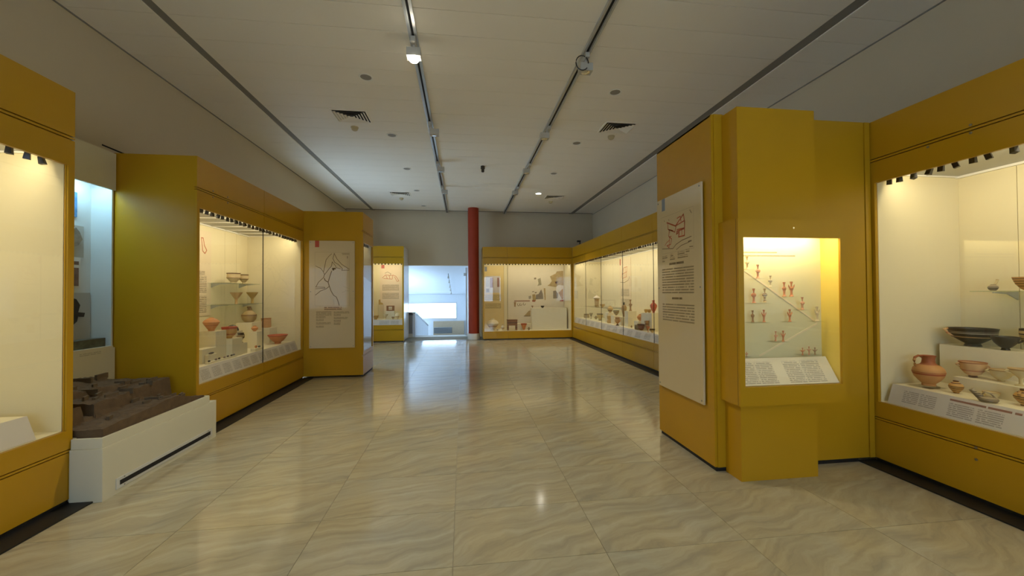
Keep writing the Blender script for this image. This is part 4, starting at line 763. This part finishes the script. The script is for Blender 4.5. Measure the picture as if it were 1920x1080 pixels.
# terrain model
sm = thing('site_model', 'brown relief model of an excavated site on the cream plinth', 'model', (-2.61, 3.21, .386))
import mathutils
def hgt(u, v):
    """u: depth from the front edge (m), v: along the front (m); height above the plinth top"""
    n = mathutils.noise.fractal(Vector((u*9, v*9, .3)), 1.0, 2.1, 4)
    n2 = mathutils.noise.noise(Vector((u*30, v*30, 5.1)))
    h = .125+.05*min(v/.65, 1)
    if v > .75: h -= .10*(v-.75)/.4
    wall = .26-.02*math.sin(v*5)+.05*max(0, v-.5)
    s1 = min(max((u-wall)/.02, 0), 1)
    if .15 < v < .23: s1 *= .25
    top1 = .255+.02*v
    h = h*(1-s1)+(top1 if v < 1.17 else h)*s1
    s2 = min(max((u-(.48+.05*math.sin(v*7)))/.03, 0), 1)
    if v < .95: h = h*(1-s2)+(.335-.03*v)*s2
    s3 = min(max((u-.72)/.05, 0), 1); h += .03*s3*(1 if v < 1.0 else 0)
    return h+.012*n+.006*n2*(1 if u > .03 else .2)
bm_ = MB(); NU, NV = 70, 96; UL, VL = .91, 1.14
for i in range(NU+1):
    for j in range(NV+1):
        u = UL*i/NU; v = VL*j/NV; bm_.v.append((-.045-u, .06+v, max(hgt(u, v), .03)))
for i in range(NU):
    for j in range(NV): a = i*(NV+1)+j; bm_.f.append((a, a+NV+1, a+NV+2, a+1))
ring = [i*(NV+1) for i in range(NU, -1, -1)]+[j for j in range(1, NV+1)]+[i*(NV+1)+NV for i in range(1, NU+1)]+[NU*(NV+1)+j for j in range(NV-1, 0, -1)]
b0 = len(bm_.v)
for k in ring: x, y, z = bm_.v[k]; bm_.v.append((x, y, .002))
n = len(ring)
for k in range(n): k2 = (k+1) % n; bm_.f.append((ring[k], ring[k2], b0+k2, b0+k))
bm_.f.append(tuple(b0+k for k in range(n)))
obj('terrain', bm_, TERRAIN, sm)
WALLT = mat('model ruin walls', (.13, .09, .05), .9, var=.4, scale=20)
rr = random.Random(3)
for k in range(46):
    u = rr.uniform(.05, .85); v = rr.uniform(.08, 1.05); l = rr.uniform(.04, .15); w = rr.uniform(.010, .020); an = rr.choice((.1, .1+PI/2, -.15, .35))
    obj('ruin_wall', B(-l/2, l/2, -w/2, w/2, -.02, rr.uniform(.012, .035)), WALLT, sm, (-.045-u, .06+v, hgt(u, v)), (0, 0, an+PI/2))

# ------------------------------------------------------------------ ceiling fittings
for x, lab in ((-.522, 'left grey lighting track running down the ceiling'), (1.445, 'right grey lighting track running down the ceiling')):
    t = thing('lighting_track', lab, 'lighting track', (x, 0, ZC))
    obj('rail', B(-.045, .045, YR, YB, -.022, 0).box(-.045, -.022, YR, YB, -.034, -.022).box(.022, .045, YR, YB, -.034, -.022), ALU, t)
    obj('slot', B(-.012, .012, YR, YB, -.0245, -.0225), DARKSLOT, t)
LAMPG = emis('lit lamp', (1.0, .94, .80), 22.0)
def track_spot(x, y, side, label, lit=False, loopc=False):
    t = thing('track_spotlight', label, 'spotlight', (x, y, ZC-.034), 0, 'spotlights on the ceiling tracks')
    obj('adapter', B(-.025, .025, -.09, .09, -.055, 0), GREYP, t)
    obj('arm', B(side*.03-.012, side*.03+.012, -.02, .02, -.12, -.055), GREYP, t)
    h_ = obj('head', B(-.075, .075, -.055, .055, -.19, -.10), GREYP, t, (side*.07, 0, 0))
    obj('reflector', MB().lathe([(.040, -.196), (.050, -.192), (.046, -.1905)], 20), LAMPG if lit else CHROME, h_, smooth=True)
    if lit:
        obj('lamp', MB().lathe([(.0, -.235), (.045, -.225), (.062, -.20), (.060, -.197)], 20, .0, -.0), LAMPG, h_, smooth=True)
        d = bpy.data.lights.new('lamp_light', 'SPOT'); d.energy = 120; d.color = (1, .86, .6); d.spot_size = 1.9; d.spot_blend = .9; d.shadow_soft_size = .05
        o = bpy.data.objects.new('lamp_light', d); C.objects.link(o); o.parent = t; o.location = (side*.07, -.02, -.26); o.rotation_euler = (-.25, 0, 0)
    if loopc:
        obj('cable', MB().tube([(-.06+.075*math.cos(a), -.07, -.12+.085*math.sin(a)) for a in [k*.35 for k in range(17)]], .006, 6), BLACKM, t, smooth=True)
track_spot(-.522, 4.36, 0, 'lit spotlight on the left ceiling track', lit=True)
track_spot(-.522, 6.47, 1, 'second spotlight from the viewer on the left ceiling track')
track_spot(-.522, 8.39, 1, 'third spotlight from the viewer on the left ceiling track')
track_spot(-.522, 10.24, 1, 'farthest spotlight on the left ceiling track')
track_spot(1.445, 4.42, 0, 'spotlight with a black cable loop on the right ceiling track', loopc=True)
track_spot(1.445, 6.42, -1, 'second spotlight from the viewer on the right ceiling track')
track_spot(1.445, 8.32, -1, 'third spotlight from the viewer on the right ceiling track')
track_spot(1.445, 10.15, -1, 'farthest spotlight on the right ceiling track')
RECESS = mat('dim lamp reflector', (.27, .25, .21), .5)
rowL = ['first', 'second', 'third', 'fourth', 'fifth']
for x, side, nn in ((-1.236, 'left', 5), (2.138, 'right', 4)):
    for k in range(nn):
        lit = side == 'right' and k == 3
        t = thing('downlight', ('lit round downlight at the far right of the ceiling' if lit else '%s unlit round downlight from the viewer, %s ceiling row' % (rowL[k], side)), 'downlight', (x, 5.225+1.872*k, ZC), 0, 'round ceiling downlights')
        obj('trim_ring', MB().lathe([(.092, 0), (.092, -.006), (.078, -.010), (.070, -.004)], 28, cap=False), TBAR, t, smooth=True)
        obj('reflector', MB().lathe([(.070, -.004), (.045, -.002), (0, -.0015)], 24), LAMPG if lit else RECESS, t, smooth=True)
        if lit:
            d = bpy.data.lights.new('lamp_light', 'SPOT'); d.energy = 90; d.color = (1, .84, .56); d.spot_size = 1.6; d.spot_blend = .6; d.shadow_soft_size = .05
            o = bpy.data.objects.new('lamp_light', d); C.objects.link(o); o.parent = t; o.location = (0, 0, -.03)
for x, y, lab in ((-1.73, 6.40, 'nearer square air vent left of the tracks'), (2.63, 6.36, 'nearer square air vent right of the tracks'), (-1.74, 11.25, 'farther square air vent left of the tracks'), (2.68, 11.2, 'farther square air vent right of the tracks')):
    t = thing('air_vent', lab, 'air vent', (x, y, ZC), 0, 'square ceiling air vents')
    obj('backing', B(-.25, .25, -.20, .20, -.004, -.001), DARKSLOT, t)
    obj('frame', B(-.275, .275, -.225, -.20, -.012, 0).box(-.275, .275, .20, .225, -.012, 0).box(-.275, -.25, -.20, .20, -.012, 0).box(.25, .275, -.20, .20, -.012, 0), CEILM, t)
    for k in range(5):
        a = .235-.045*k; b = a*.8; m2 = MB()
        for (p, q2, r, s) in (((-a, -b), (a, -b), (a-.03, -b+.03), (-a+.03, -b+.03)), ((a, -b), (a, b), (a-.03, b-.03), (a-.03, -b+.03)), ((a, b), (-a, b), (-a+.03, b-.03), (a-.03, b-.03)), ((-a, b), (-a, -b), (-a+.03, -b+.03), (-a+.03, b-.03))):
            b0 = len(m2.v); m2.v += [(p[0], p[1], -.022), (q2[0], q2[1], -.022), (r[0], r[1], -.006), (s[0], s[1], -.006)]; m2.f.append((b0, b0+1, b0+2, b0+3))
        obj('louvre', m2, CEILM, t)
for x, y, lab in ((-1.80, 6.83, 'cream smoke detector by the nearer left vent'), (2.665, 6.72, 'cream smoke detector by the nearer right vent'), (-1.78, 11.75, 'cream smoke detector by the farther left vent'), (2.69, 11.75, 'cream smoke detector by the farther right vent')):
    t = thing('smoke_detector', lab, 'smoke detector', (x, y, ZC), 0, 'ceiling smoke detectors')
    obj('base', MB().lathe([(.062, 0), (.062, -.015), (.055, -.02)], 24), mat('aged cream plastic', (.55, .46, .26), .5), t, smooth=True)
    obj('dome', MB().lathe([(.055, -.02), (.048, -.045), (.03, -.06), (0, -.062)], 24), mat('aged cream plastic dome', (.55, .46, .26), .5), t, smooth=True)
t = thing('motion_sensor', 'small dark brown sensor hanging from the middle of the ceiling', 'sensor', (.45, 8.62, ZC))
obj('mount', MB().lathe([(.045, 0), (.047, -.06), (.036, -.07)], 18), mat('dark brown plastic', (.03, .022, .012), .5), t, smooth=True)
obj('eye', MB().lathe([(.033, -.07), (.033, -.125), (.025, -.135), (0, -.137)], 18), mat('dark brown lens', (.025, .018, .014), .4), t, smooth=True)
t = thing('small_camera', 'small dark object on top of the case in the back right corner', 'camera', (3.72, 12.1, 3.0))
obj('post', B(-.015, .015, -.015, .015, 0, .12), BLACKM, t); obj('head', B(-.09, .02, -.03, .03, .12, .17), BLACKM, t)
